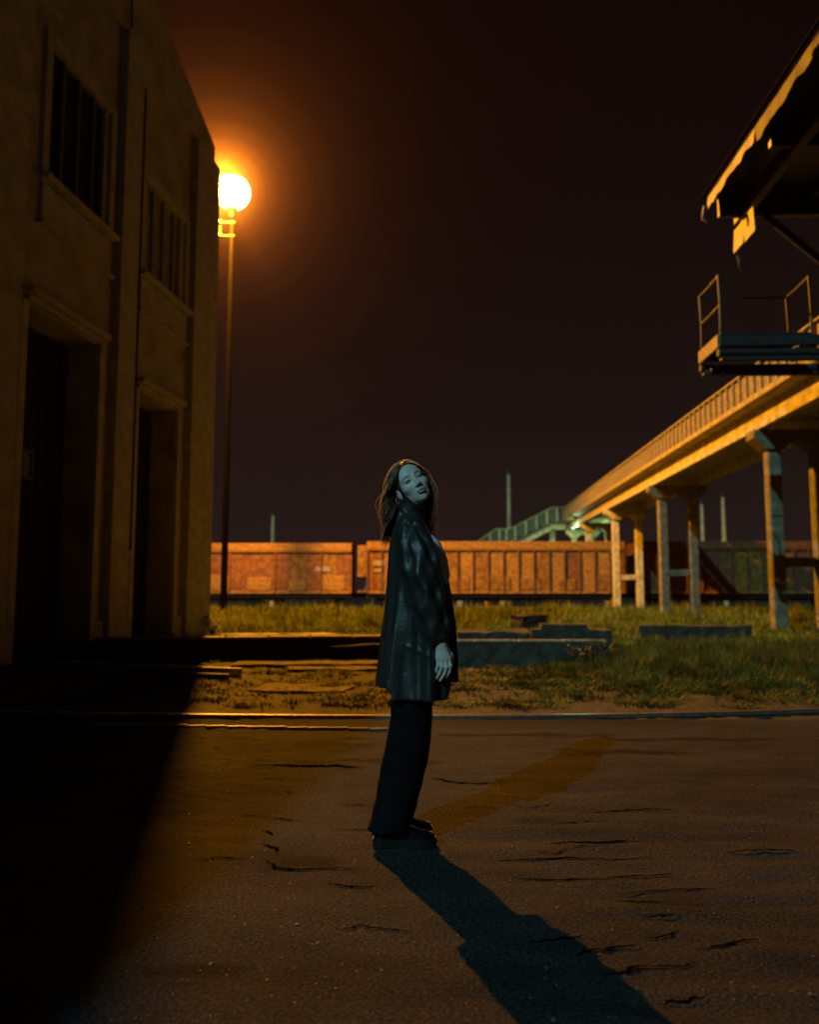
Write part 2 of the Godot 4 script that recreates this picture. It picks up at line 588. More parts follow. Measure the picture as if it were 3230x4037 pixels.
# local x runs along the facade away from the camera, local z points out of the wall; s is minus the distance from the far corner
func warehouse() -> void:
	var w := thing("warehouse", "tall plastered warehouse with two deep doorways and barred upper windows beside the yard", "warehouse", Vector3(-5.33, 0, -21.35), deg_to_rad(83.44))
	var sd := func(d: float) -> float: return (d - 21.35) * 1.0066
	var thick := 0.75
	var holes := [[sd.call(13.0), sd.call(15.36), 0.0, 5.87], [sd.call(17.1), sd.call(19.17), 0.0, 5.45], [sd.call(13.38), sd.call(15.52), 8.22, 10.66], [sd.call(17.15), sd.call(19.4), 8.05, 10.2]]
	# the main wall as slabs round its openings
	var st := new_st()
	var s0: float = sd.call(9.0)
	var xs := [s0, holes[0][0], holes[0][1], holes[1][0], holes[1][1], 0.0]
	var slab := func(a: float, b: float, y0: float, y1: float) -> void:
		bx(st, Vector3((a + b) / 2, (y0 + y1) / 2, -thick / 2), Vector3(b - a, y1 - y0, thick), 0.004)
	slab.call(s0, xs[1], 0.0, 12.8)
	slab.call(xs[2], xs[3], 0.0, 12.8)
	slab.call(xs[4], 0.0, 0.0, 12.8)
	for k in 2:
		var dr: Array = holes[k]
		var wi: Array = holes[k + 2]
		slab.call(dr[0], dr[1], dr[3], wi[2])
		slab.call(dr[0], wi[0], wi[2], wi[3])
		if wi[1] < dr[1]:
			slab.call(wi[1], dr[1], wi[2], wi[3])
		slab.call(dr[0], dr[1], wi[3], 12.8)
	# sloping parapet above
	prism(st, PackedVector2Array([Vector2(s0, 12.8), Vector2(0, 12.8), Vector2(0, 13.28), Vector2(-4.0, 14.6), Vector2(s0, 16.6)]), -thick, 0.0)
	obj("wall", st, M.stucco, w)
	# far end wall, back walls and roof behind the facade
	st = new_st()
	bx(st, Vector3(-0.375, 6.57, -9.4), Vector3(0.75, 13.14, 17.29), 0.01)
	obj("end_wall", st, M.stucco, w)
	st = new_st()
	bx(st, Vector3(s0 + 0.375, 7.5, -9.4), Vector3(0.75, 15.0, 17.29), 0.01)
	obj("end_wall", st, M.stucco, w)
	st = new_st()
	bx(st, Vector3(s0 / 2, 12.9, -9.5), Vector3(-s0 - 1.5, 0.3, 17.4), 0.01)
	obj("roof", st, M.rust_dark, w)
	# lower wing towards and behind the camera
	st = new_st()
	var s1: float = sd.call(-34.0)
	bx(st, Vector3((s0 + s1) / 2 - 0.01, 4.75, -thick / 2 - 0.06), Vector3(s0 - s1, 9.5, thick), 0.01)
	obj("wing_wall", st, M.stucco, w)
	st = new_st()
	bx(st, Vector3((s0 + s1) / 2 - 0.01, 8.9, -9.6), Vector3(s0 - s1, 0.3, 17.4), 0.01)
	obj("wing_roof", st, M.rust_dark, w)
	# pilasters
	for p in [[11.6, 12.62, 12.5], [15.86, 16.62, 12.7], [19.72, 21.3, 12.6]]:
		st = new_st()
		var a: float = sd.call(p[0])
		var b: float = sd.call(p[1])
		bx(st, Vector3((a + b) / 2, p[2] / 2 + 0.02, 0.09), Vector3(b - a, p[2], 0.2), 0.015)
		obj("pilaster", st, M.trim, w)
	# drain pipe beside the middle pilaster
	st = new_st()
	tube(st, [Vector3(sd.call(16.78), 12.0, 0.1), Vector3(sd.call(16.78), 2.0, 0.1)], [0.055], 10)
	for y in [3.0, 6.0, 9.0, 11.4]:
		bx(st, Vector3(sd.call(16.78), y, 0.06), Vector3(0.16, 0.06, 0.12), 0.008)
	obj("drain_pipe", st, M.door, w)
	# plinth pieces
	for p in [[12.62, 12.9], [15.5, 15.85], [16.63, 17.0], [19.3, 19.7]]:
		st = new_st()
		bx(st, Vector3((sd.call(p[0]) + sd.call(p[1])) / 2, 0.3, 0.04), Vector3((p[1] - p[0]) * 0.98, 0.6, 0.1), 0.015)
		obj("plinth", st, M.trim, w)
	# hood mouldings over the doors, sills, aprons and surrounds of the windows
	for k in 2:
		var dr: Array = holes[k]
		var wi: Array = holes[k + 2]
		st = new_st()
		bx(st, Vector3((dr[0] + dr[1]) / 2, dr[3] + 0.17, 0.1), Vector3(dr[1] - dr[0] + 0.3, 0.12, 0.26), 0.02)
		bx(st, Vector3((dr[0] + dr[1]) / 2, dr[3] + 0.065, 0.05), Vector3(dr[1] - dr[0] + 0.1, 0.085, 0.12), 0.01)
		obj("hood_moulding", st, M.trim, w)
		for e in [dr[0] - 0.11, dr[1] + 0.11]:
			st = new_st()
			bx(st, Vector3(e, dr[3] / 2, 0.035), Vector3(0.2, dr[3], 0.09), 0.01)
			obj("door_surround", st, M.trim, w)
		# double door set deep in the opening, made of upright boards
		var door := Node3D.new()
		door.name = "door"
		w.add_child(door, true)
		var zb := -0.62
		var wide: float = dr[1] - dr[0]
		var nb := 8
		for i in nb:
			st = new_st()
			var bw := wide / nb
			bx(st, Vector3(dr[0] + bw * (i + 0.5), dr[3] / 2 - 0.03, zb + 0.01 * (i % 2)), Vector3(bw - 0.015, dr[3] - 0.08, 0.06), 0.008)
			obj("board", st, M.door, door)
		for y in [0.5, 2.85, dr[3] - 0.5]:
			st = new_st()
			bx(st, Vector3((dr[0] + dr[1]) / 2, y, zb + 0.06), Vector3(wide - 0.05, 0.14, 0.05), 0.008)
			obj("ledge", st, M.door, door)
		# pale boxed panel fixed on the near jamb
		var pn := Node3D.new()
		pn.name = "jamb_panel"
		w.add_child(pn, true)
		var px: float = dr[0] + 0.45
		var pw := 0.86 if k == 0 else 0.5
		st = new_st()
		bx(st, Vector3(px, 3.3, -0.34), Vector3(pw, 0.48, 0.05), 0.01)
		obj("plate", st, M.sheet_light, pn)
		st = new_st()
		for e in [[0.0, 0.23, pw + 0.06, 0.05], [0.0, -0.23, pw + 0.06, 0.05]]:
			bx(st, Vector3(px + e[0], 3.3 + e[1], -0.31), Vector3(e[2], e[3], 0.07), 0.006)
		for e in [-0.5, 0.16, 0.5]:
			bx(st, Vector3(px + e * pw, 3.3, -0.308), Vector3(0.045, 0.44, 0.06), 0.006)
		obj("frame", st, M.iron, pn)
		# window: recessed dark panes, mullions, surround
		var win := Node3D.new()
		win.name = "window"
		w.add_child(win, true)
		var x0: float = wi[0]; var x1: float = wi[1]; var y0: float = wi[2]; var y1: float = wi[3]
		for i in 4:
			st = new_st()
			var pw2 := (x1 - x0) / 4.0
			bx(st, Vector3(x0 + pw2 * (i + 0.5), (y0 + y1) / 2, -0.10), Vector3(pw2 - 0.04, y1 - y0 - 0.02, 0.02), 0.002)
			obj("pane", st, M.glass_dark if k == 0 else M.board, win)
		for i in range(1, 4):
			st = new_st()
			bx(st, Vector3(x0 + (x1 - x0) * i / 4.0, (y0 + y1) / 2, -0.06), Vector3(0.045, y1 - y0, 0.07), 0.006)
			obj("mullion", st, M.sheet_light if k == 0 else M.board, win)
		st = new_st()
		bx(st, Vector3(x0 - 0.1, (y0 + y1) / 2, 0.03), Vector3(0.2, y1 - y0 + 0.3, 0.08), 0.01)
		bx(st, Vector3(x1 + 0.1, (y0 + y1) / 2, 0.03), Vector3(0.2, y1 - y0 + 0.3, 0.08), 0.01)
		bx(st, Vector3((x0 + x1) / 2, y1 + 0.1, 0.03), Vector3(x1 - x0 - 0.004, 0.2, 0.08), 0.01)
		obj("frame", st, M.trim, win)
		st = new_st()
		bx(st, Vector3((x0 + x1) / 2, y0 - 0.08, 0.09), Vector3(x1 - x0 + 0.45, 0.1, 0.24), 0.015)
		obj("sill", st, M.trim, win)
		st = new_st()
		bx(st, Vector3((x0 + x1) / 2, y0 - 0.5, 0.03), Vector3(x1 - x0 + 0.3, 0.68, 0.07), 0.015)
		bx(st, Vector3((x0 + x1) / 2, y0 - 0.88, 0.06), Vector3(x1 - x0 + 0.4, 0.07, 0.14), 0.012)
		obj("apron", st, M.trim, win)
	# upper string course and a loose cable
	st = new_st()
	bx(st, Vector3(sd.call(12.3), 11.2, 0.04), Vector3(2.6, 0.1, 0.1), 0.012)
	obj("string_course", st, M.trim, w)
	st = new_st()
	tube(st, [Vector3(sd.call(16.15), 14.6, 0.05), Vector3(sd.call(16.2), 13.0, 0.05)], [0.02], 6)
	obj("cable", st, M.door, w)

# ------------------------------------------------------------------ footbridge on the right

func bridge() -> void:
	var b := thing("footbridge", "long concrete footbridge on twin-column piers climbing over the freight wagons", "footbridge", Vector3(9.4, 0, -22.0), -atan(0.047))
	var za := 6.0     # near end
	var zb := -35.6   # far end
	var st := new_st()
	# deck slab with its sloping cantilevers
	prism(st, PackedVector2Array([Vector2(-0.27, 6.13), Vector2(0.05, 6.11), Vector2(0.05, 5.86), Vector2(2.05, 5.86), Vector2(2.05, 6.11), Vector2(2.37, 6.13), Vector2(2.37, 6.25), Vector2(-0.27, 6.25)]), zb, za)
	obj("deck", st, M.concrete, b)
	st = new_st()
	bx(st, Vector3(-0.31, 6.22, (za + zb) / 2), Vector3(0.08, 0.17, za - zb), 0.02)
	obj("deck_edge", st, M.railpaint, b)
	# girders, one length per span
	var zs := [za, 0.0, -11.5, -21.0, -29.2, zb]
	for k in zs.size() - 1:
		for gx in [0.14, 1.96]:
			st = new_st()
			bx(st, Vector3(gx, 5.685, (zs[k] + zs[k + 1]) / 2), Vector3(0.28, 0.35, zs[k] - zs[k + 1] - 0.03), 0.015)
			obj("girder", st, M.concrete, b)
	# piers
	var col := new_st()
	bx(col, Vector3(0, 2.5, 0), Vector3(0.35, 5.2, 0.36), 0.03)
	var col_mesh := commit(col)
	var capst := new_st()
	prism(capst, PackedVector2Array([Vector2(-0.12, 5.5), Vector2(-0.12, 5.28), Vector2(0.22, 4.98), Vector2(0.70, 4.98), Vector2(0.80, 5.12), Vector2(1.05, 5.22), Vector2(1.30, 5.12), Vector2(1.40, 4.98), Vector2(1.88, 4.98), Vector2(2.22, 5.28), Vector2(2.22, 5.5)]), -0.3, 0.3)
	var cap_mesh := commit(capst)
	var cross := new_st()
	bx(cross, Vector3(1.05, 1.95, 0), Vector3(0.78, 0.26, 0.3), 0.02)
	var cross_mesh := commit(cross)
	for k in 6:
		var z: float = [5.4, 0.0, -11.5, -21.0, -29.2, -35.2][k]
		var pier := Node3D.new()
		pier.name = "pier"
		var pm: Material = M.pier if k < 3 else M.concrete  # near piers darker, far ones paler: shade and lamplight put into the colour
		pier.position = Vector3(0, 0, z)
		b.add_child(pier, true)
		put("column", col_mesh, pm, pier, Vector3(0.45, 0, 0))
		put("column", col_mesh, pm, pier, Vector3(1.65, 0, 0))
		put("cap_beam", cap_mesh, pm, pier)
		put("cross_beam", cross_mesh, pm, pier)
	# railings: posts, rails and sheet infill
	var post := new_st()
	bx(post, Vector3(0, 0.41, 0), Vector3(0.05, 0.82, 0.045), 0.005)
	var post_mesh := commit(post)
	for side in 2:
		var rail := Node3D.new()
		rail.name = "railing"
		rail.position = Vector3(-0.24 if side == 0 else 2.34, 6.25, 0)
		b.add_child(rail, true)
		var n := int((za - zb) / 0.52)
		for i in n + 1:
			put("post", post_mesh, M.railpaint, rail, Vector3(0, 0, za - 0.05 - i * 0.52))
		st = new_st()
		bx(st, Vector3(0, 0.845, (za + zb) / 2), Vector3(0.07, 0.05, za - zb), 0.01)
		obj("top_rail", st, M.railpaint, rail)
		st = new_st()
		bx(st, Vector3(0.045, 0.42, (za + zb) / 2), Vector3(0.012, 0.68, za - zb), 0.002)
		obj("infill_sheet", st, M.rust_dark if side == 1 else M.tin, rail)
	# stair beyond the train: flights going down to the left, in world axes
	var stair := thing("bridge_stair", "concrete stair with panelled parapet descending from the far bridge end behind the train", "stair", Vector3(11.2, 0, -58.2))
	var flight := func(x0: float, y0: float, x1: float, y1: float) -> void:
		var s2 := new_st()
		prism(s2, PackedVector2Array([Vector2(x0, y0 - 0.25), Vector2(x0, y0 - 0.6), Vector2(x1, y1 - 0.6), Vector2(x1, y1 - 0.25)]), -1.6, 0.0)
		obj("stringer", s2, M.concrete, stair)
		for z in [0.0, -1.6]:
			s2 = new_st()
			prism(s2, PackedVector2Array([Vector2(x0, y0), Vector2(x0, y0 - 0.22), Vector2(x1, y1 - 0.22), Vector2(x1, y1)]), z - 0.045, z + 0.005)
			prism(s2, PackedVector2Array([Vector2(x0, y0 + 0.95), Vector2(x0, y0 + 0.12), Vector2(x1, y1 + 0.12), Vector2(x1, y1 + 0.95)]), z - 0.04, z - 0.01)
			obj("parapet_panel", s2, M.panel, stair)
			s2 = new_st()
			prism(s2, PackedVector2Array([Vector2(x0, y0 + 1.04), Vector2(x0, y0 + 0.95), Vector2(x1, y1 + 0.95), Vector2(x1, y1 + 1.04)]), z - 0.06, z + 0.03)
			obj("handrail", s2, M.railpaint, stair)
			var np := maxi(2, int(absf(x1 - x0) / 0.85) + 1)
			for i in np:
				var t := (i + 0.5) / np
				s2 = new_st()
				bx(s2, Vector3(lerpf(x0, x1, t), lerpf(y0, y1, t) + 0.48, z + 0.03), Vector3(0.13, 0.96, 0.06), 0.01)
				obj("parapet_post", s2, M.concrete, stair)
		var ns := maxi(1, int(absf(y1 - y0) / 0.16))
		if absf(y1 - y0) > 0.1:
			for i in ns:
				s2 = new_st()
				bx(s2, Vector3(lerpf(x0, x1, (i + 0.5) / ns), lerpf(y0, y1, (i + 0.5) / ns) - 0.18, -0.8), Vector3(absf(x1 - x0) / ns, 0.16, 1.5), 0.01)
				obj("step", s2, M.concrete, stair)
	flight.call(2.4, 6.25, -1.0, 6.25)
	flight.call(-1.0, 6.25, -4.05, 4.7)
	flight.call(-4.05, 4.7, -5.05, 4.7)
	flight.call(-5.05, 4.7, -10.0, 1.3)
	for x in [-0.9, -4.5, -7.6]:
		st = new_st()
		bx(st, Vector3(x, [2.8, 2.0, 1.1][0 if x > -2 else (1 if x > -6 else 2)], -0.8), Vector3(0.4, [5.6, 4.0, 2.2][0 if x > -2 else (1 if x > -6 else 2)], 0.4), 0.03)
		obj("column", st, M.concrete, stair)
	# greenish bulkhead lamp on the end of the girder
	var lp := thing("bulkhead_lamp", "small lit greenish bulkhead lamp under the far end of the footbridge", "lamp", Vector3(10.72, 5.40, -53.4))
	st = new_st()
	lathe(st, Vector3(0, 0, 0), [Vector2(0.001, 0.14), Vector2(0.13, 0.14), Vector2(0.15, 0.10), Vector2(0.15, 0.05), Vector2(0.001, 0.05)], 16)
	obj("housing", st, M.galv, lp)
	st = new_st()
	lathe(st, Vector3(0, 0, 0), [Vector2(0.13, 0.05), Vector2(0.125, -0.02), Vector2(0.09, -0.08), Vector2(0.04, -0.105), Vector2(0.001, -0.11)], 16)
	var gm := StandardMaterial3D.new()
	gm.albedo_color = lin(0.5, 0.9, 0.7)
	gm.emission_enabled = true
	gm.emission = lin(0.45, 1.0, 0.75)
	gm.emission_energy_multiplier = 1.3
	obj("lamp_glass", st, gm, lp)
	var gl := OmniLight3D.new()
	gl.name = "bulkhead_light"
	gl.light_color = lin(0.55, 1.0, 0.62)
	gl.light_energy = 11.0
	gl.light_size = 0.1
	gl.omni_range = 40.0
	gl.omni_attenuation = 2.0
	gl.shadow_enabled = true
	gl.position = Vector3(0, -0.02, 0.0)
	lp.add_child(gl)

# ------------------------------------------------------------------ freight train

func train() -> void:
	var specs := [
		["rust red freight wagon with pale lower hatches, half hidden by the warehouse corner", -10.05, 3.80, M.rust1],
		["orange-brown open wagon with upright ribs behind the standing woman", 4.65, 3.90, M.rust2],
		["dark ribbed open wagon under the footbridge, partly in the bridge shadow", 19.4, 3.92, M.rust1],
	]
	var wheel := new_st()
	lathe(wheel, Vector3.ZERO, [Vector2(0.001, -0.06), Vector2(0.40, -0.06), Vector2(0.47, -0.05), Vector2(0.47, 0.04), Vector2(0.43, 0.06), Vector2(0.2, 0.05), Vector2(0.001, 0.09)], 20, Basis(Vector3.RIGHT, PI / 2))
	var wheel_mesh := commit(wheel)
	var bog := new_st()
	prism(bog, PackedVector2Array([Vector2(-1.25, 0.42), Vector2(-1.25, 0.64), Vector2(-0.4, 0.74), Vector2(0.4, 0.74), Vector2(1.25, 0.64), Vector2(1.25, 0.42), Vector2(0.5, 0.30), Vector2(-0.5, 0.30)]), 1.08, 1.2)
	prism(bog, PackedVector2Array([Vector2(-1.25, 0.42), Vector2(-1.25, 0.64), Vector2(-0.4, 0.74), Vector2(0.4, 0.74), Vector2(1.25, 0.64), Vector2(1.25, 0.42), Vector2(0.5, 0.30), Vector2(-0.5, 0.30)]), -1.2, -1.08)
	bx(bog, Vector3(0, 0.6, 0), Vector3(0.4, 0.3, 2.1), 0.02)
	var bog_mesh := commit(bog)
	for k in 3:
		var w := thing("freight_wagon", specs[k][0], "freight wagon", Vector3(specs[k][1], 0, -45.5), 0.0, "freight wagons standing in a row")
		var L := 6.95
		var top: float = specs[k][2]
		var body: Material = specs[k][3]
		var st := new_st()
		bx(st, Vector3(0, 1.0, 0), Vector3(2 * L, 0.22, 2.7), 0.02)
		bx(st, Vector3(0, 0.82, 0), Vector3(2 * L - 1.0, 0.2, 0.6), 0.02)
		obj("underframe", st, M.black_iron, w)
		# side panels between ribs, on both sides
		var n := 17
		var pw := 2 * L / n
		for side in [1.0, -1.0]:
			for i in n:
				st = new_st()
				var dent := rng.randf_range(-0.012, 0.012)
				bx(st, Vector3(-L + pw * (i + 0.5), (1.12 + top - 0.35) / 2, side * (1.44 + dent)), Vector3(pw - 0.004, top - 0.35 - 1.12, 0.04), 0.004, Basis(Vector3.UP, rng.randf_range(-0.012, 0.012)))
				var mm: Material = body
				if k == 0:
					mm = M.rust1 if rng.randf() < 0.8 else M.rust2
				else:
					mm = [M.rust2, M.rust2, M.rust1, M.rust3][rng.randi() % 4] if k == 1 else [M.rust1, M.rust2, M.rust_dark][rng.randi() % 3]
				obj("side_panel", st, mm, w)
			for i in n + 1:
				if k == 0 and i % 3 != 0:
					continue
				st = new_st()
				var xr := clampf(-L + pw * i, -L + 0.06, L - 0.06)
				bx(st, Vector3(xr, (1.12 + top - 0.4) / 2, side * 1.51), Vector3(0.10, top - 0.4 - 1.12, 0.11), 0.02)
				obj("rib", st, M.rust_dark if k != 0 else M.rust1, w)
			st = new_st()
			bx(st, Vector3(0, top - 0.2, side * 1.47), Vector3(2 * L, 0.4, 0.14), 0.03)
			bx(st, Vector3(0, top - 0.44, side * 1.50), Vector3(2 * L - 0.02, 0.07, 0.14), 0.02)
			obj("top_rail", st, M.rust3 if k < 2 else M.rust1, w)
			st = new_st()
			bx(st, Vector3(0, 1.17, side * 1.49), Vector3(2 * L - 0.02, 0.12, 0.12), 0.02)
			obj("sill_rail", st, M.rust3, w)
			# hatches along the bottom
			for i in 7:
				if k == 2:
					break
				st = new_st()
				var hx := -L + 1.1 + i * 1.95 + rng.randf_range(-0.15, 0.15)
				var hh := rng.randf_range(0.55, 0.85)
				bx(st, Vector3(hx, 1.28 + hh / 2, side * 1.485), Vector3(rng.randf_range(0.9, 1.35), hh, 0.05), 0.02)
				obj("hatch", st, M.rust3 if k == 0 else M.rust2, w)
		for e in [-1.0, 1.0]:
			st = new_st()
			bx(st, Vector3(e * (L - 0.04), (1.12 + top) / 2, 0), Vector3(0.08, top - 1.12, 2.86), 0.01)
			obj("end_wall", st, M.rust_dark, w)
			st = new_st()
			bx(st, Vector3(e * (L + 0.3), 1.02, 0), Vector3(0.7, 0.22, 0.26), 0.04)
			obj("coupler", st, M.black_iron, w)
			st = new_st()
			for z in [0.55, 0.95]:
				bx(st, Vector3(e * (L + 0.1), 2.3, z), Vector3(0.04, 2.2, 0.04), 0.006)
			for i in 7:
				bx(st, Vector3(e * (L + 0.1), 1.35 + i * 0.32, 0.75), Vector3(0.03, 0.03, 0.40), 0.006)
			obj("ladder", st, M.iron, w)
			var bogie := Node3D.new()
			bogie.name = "bogie"
			bogie.position = Vector3(e * 4.6, 0.15, 0)
			w.add_child(bogie, true)
			put("frame", bog_mesh, M.black_iron, bogie)
			for x in [-0.92, 0.92]:
				for z in [-0.8, 0.8]:
					put("wheel", wheel_mesh, M.iron, bogie, Vector3(x, 0.48, z))
		st = new_st()
		bx(st, Vector3(0, 1.2, 0), Vector3(2 * L - 0.2, 0.1, 2.7), 0.01)
		obj("wagon_floor", st, M.black_iron, w)
		if k == 1:
			st = new_st()
			bx(st, Vector3(-7.2, 2.85, 0.95), Vector3(0.5, 1.7, 0.8), 0.03)
			bx(st, Vector3(-7.2, 1.22, 0.0), Vector3(0.5, 0.1, 2.7), 0.02)
			obj("brake_platform", st, M.rust2, w)
		for e in [[[5.4, 2.42, 0.8, 0.26], [-0.9, 2.6, 0.5, 0.2]], [[-6.3, 2.75, 0.6, 0.3], [-6.35, 2.35, 0.4, 0.16]], [[3.0, 2.5, 0.6, 0.25]]][k]:
			st = new_st()
			bx(st, Vector3(e[0], e[1], 1.5), Vector3(e[2], e[3], 0.02), 0.006)
			obj("pale_plate", st, M.sheet_light, w)
		if k == 0:
			st = new_st()
			prism(st, PackedVector2Array([Vector2(-1.5, top - 0.02), Vector2(1.5, top - 0.02), Vector2(0.9, top + 0.05), Vector2(-0.9, top + 0.05)]), -L, L, Transform3D(Basis(Vector3.UP, PI / 2), Vector3.ZERO))
			obj("roof", st, M.rust1, w)
	# the track they stand on
	for z in [-44.75, -46.25]:
		var st := new_st()
		bx(st, Vector3(0, 0.07, z), Vector3(70, 0.15, 0.07), 0.01)
		var r := obj("track_rail", st, M.steel)
		tag(r, "running rail under the near wheels of the freight wagons" if z > -45 else "running rail under the far wheels of the freight wagons", "rail", "rails under the freight wagons")

# ------------------------------------------------------------------ poles beyond the train

func far_poles() -> void:
	var rows := [
		[-10.2, 6.9, "short grey pole standing behind the freight wagon nearest the warehouse", 0.16],
		[7.45, 10.0, "tall thin pole rising behind the foot of the bridge stair", 0.16],
		[21.9, 7.8, "thin pole behind the dark wagon, nearer the middle bridge pier", 0.15],
		[23.5, 8.3, "thin pole behind the dark wagon, nearer the tall right bridge pier", 0.17],
		[14.6, 7.0, "faint pole seen between the columns of the far bridge pier", 0.14],
	]
	for r in rows:
		var o := thing("pole", r[2], "pole", Vector3(r[0], 0, -61.0), 0.0, "poles beyond the train")
		var st := new_st()
		tube(st, [Vector3(0, 0, 0), Vector3(0, r[1] * 0.6, 0), Vector3(0, r[1], 0)], [r[3] * 1.2, r[3], r[3] * 0.75], 10)
		obj("post", st, M.concrete, o)
		st = new_st()
		lathe(st, Vector3(0, r[1], 0), [Vector2(r[3] * 0.8, 0), Vector2(r[3] * 1.1, 0.08), Vector2(r[3], 0.3), Vector2(0.001, 0.38)], 10)
		obj("cap", st, M.galv, o)

# ------------------------------------------------------------------ gantry: canopy, work platform

func gantry() -> void:
	# canopy: a dark roof with a dented sheet fascia on its yard side
	var g := thing("canopy", "dark overhead canopy with a torn sheet metal fascia catching the orange light", "canopy", Vector3(8.9, 0, -15.0), -0.04)
	var st := new_st()
	bx(st, Vector3(-0.2, 8.72, 5.5), Vector3(5.85, 0.10, 11.0), 0.01)
	obj("roof_sheet", st, M.paint_dark, g)
	# fascia, in overlapping sheets with ragged lower edges
	var z := 0.0
	while z < 10.9:
		var lz := rng.randf_range(1.5, 2.6)
		st = new_st()
		st.set_smooth_group(0)
		var nz := 26
		var top: Array[Vector3] = []
		var bot: Array[Vector3] = []
		for i in nz + 1:
			var t := float(i) / nz
			var zz := z + lz * t
			var bulge := 0.03 * n3.get_noise_2d(zz * 4.0, 1.0) + (0.02 if int(z * 10) % 2 == 0 else 0.0)
			top.append(Vector3(-3.14 + bulge * 0.4, 8.74, zz))
			bot.append(Vector3(-3.15 - bulge * 1.6, 8.47 + 0.06 * n3.get_noise_2d(zz * 1.6, 8.0) + 0.03 * n3.get_noise_2d(zz * 7.0, 3.0), zz))
		for i in nz:
			quad(st, top[i], bot[i], bot[i + 1], top[i + 1])
			quad(st, top[i + 1] + Vector3(0.012, 0, 0), bot[i + 1] + Vector3(0.012, 0, 0), bot[i] + Vector3(0.012, 0, 0), top[i] + Vector3(0.012, 0, 0))
		obj("fascia_sheet", st, M.tin if z < 1.0 else M.fascia, g)  # end sheet paler, the rest darker: lamp brightness put into the colour
		z += lz - 0.03
	st = new_st()
	bx(st, Vector3(-3.2, 8.78, 5.4), Vector3(0.05, 0.03, 11.2), 0.006)
	obj("gutter_wire", st, M.mast, g)
	# beams under the roof and the end joist
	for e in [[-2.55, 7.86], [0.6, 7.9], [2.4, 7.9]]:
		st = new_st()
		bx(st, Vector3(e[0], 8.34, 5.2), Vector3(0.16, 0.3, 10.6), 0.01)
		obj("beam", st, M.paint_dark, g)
	for zz in [0.15, 2.6, 5.2, 7.8, 10.4]:
		st = new_st()
		bx(st, Vector3(-0.2, 8.45, zz), Vector3(5.6, 0.42, 0.12), 0.01)
		obj("joist", st, M.paint_dark, g)
	for zz in [0.4, 5.2, 10.2]:
		st = new_st()
		tube(st, [Vector3(-2.4, 8.3, zz), Vector3(-0.1, 6.2, zz), Vector3(0.0, 6.0, zz)], [0.07], 8)
		obj("brace", st, M.paint_dark, g)
		st = new_st()
		bx(st, Vector3(0.1, 4.2, zz), Vector3(0.35, 8.4, 0.35), 0.02)
		obj("column", st, M.paint_dark, g)
	for e in [[-0.08, 0.42], [0.36, 0.95]]:  # bright plates added to stand for the lamplit end of the beam
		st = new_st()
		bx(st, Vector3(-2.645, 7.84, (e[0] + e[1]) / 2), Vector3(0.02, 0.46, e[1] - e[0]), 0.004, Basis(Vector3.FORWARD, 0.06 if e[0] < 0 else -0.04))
		obj("lit_beam_end", st, M.tin, g)
	# hanging bracket at the corner and the torn strip under the beam
	st = new_st()
	tube(st, [Vector3(-3.2, 8.55, -0.02), Vector3(-3.24, 8.3, -0.02), Vector3(-3.18, 8.2, 0.02)], [0.03, 0.035, 0.02], 8)
	obj("downpipe_stub", st, M.galv, g)
	st = new_st()
	tube(st, [Vector3(-2.62, 7.55, 0.0), Vector3(-2.58, 7.45, 0.02), Vector3(-2.6, 7.3, 0.03), Vector3(-2.52, 7.18, 0.0)], [0.03, 0.05, 0.02, 0.01], 7)
	obj("torn_strip", st, M.wood, g)
	# unlit pendant shade under the canopy
	var sh := thing("pendant_shade", "unlit flat metal lamp shade hanging under the dark canopy", "lamp", Vector3(7.93, 8.55, -14.55))
	st = new_st()
	lathe(st, Vector3.ZERO, [Vector2(0.44, -0.06), Vector2(0.40, 0.0), Vector2(0.16, 0.10), Vector2(0.07, 0.12), Vector2(0.05, 0.2), Vector2(0.001, 0.21)], 24)
	obj("shade", st, plain_mat(0.12, 0.22, 0.26, 0.4), sh)
	# work platform: floor, edge beams, guard rails
	var p := thing("work_platform", "small railed steel platform jutting out in front of the footbridge railing", "platform", Vector3(5.88, 0, -16.1), -0.04)
	for i in 7:
		st = new_st()
		bx(st, Vector3(0.86, 5.97, 0.10 + i * 0.157), Vector3(1.72, 0.035, 0.14), 0.004)
		obj("floor_plank", st, M.wood, p)
	for zz in [0.06, 1.12]:
		st = new_st()
		bx(st, Vector3(0.95, 5.83, zz), Vector3(2.0, 0.2, 0.07), 0.012)
		obj("edge_beam", st, M.galv, p)
		st = new_st()
		tube(st, [Vector3(-0.05, 5.60, zz), Vector3(3.4, 5.60, zz)], [0.075], 10)
		bx(st, Vector3(1.7, 5.48, zz), Vector3(3.4, 0.07, 0.16), 0.01)
		obj("support_beam", st, M.paint_dark if zz < 0.5 else M.galv, p)
	st = new_st()
	bx(st, Vector3(-0.035, 5.82, 0.59), Vector3(0.06, 0.26, 1.16), 0.01)
	obj("side_plate", st, M.tin, p)
	st = new_st()
	bx(st, Vector3(1.75, 5.80, 0.59), Vector3(0.06, 0.22, 1.0), 0.01)
	obj("side_plate", st, M.tin, p)
	st = new_st()
	tube(st, [Vector3(0.02, 5.5, 0.2), Vector3(0.06, 5.42, 0.25), Vector3(0.12, 5.5, 0.3)], [0.05], 8)
	obj("bracket", st, M.galv, p)
	for c in [[0.02, 1.12, 1.16], [0.0, 0.06, 1.14], [1.70, 1.12, 1.12], [1.72, 0.06, 1.1]]:
		st = new_st()
		tube(st, [Vector3(c[0], 5.92, c[1]), Vector3(c[0] + 0.01, 5.98 + c[2] * 0.5, c[1]), Vector3(c[0] - 0.01, 5.95 + c[2], c[1])], [0.026], 8)
		obj("rail_post", st, M.galv, p)
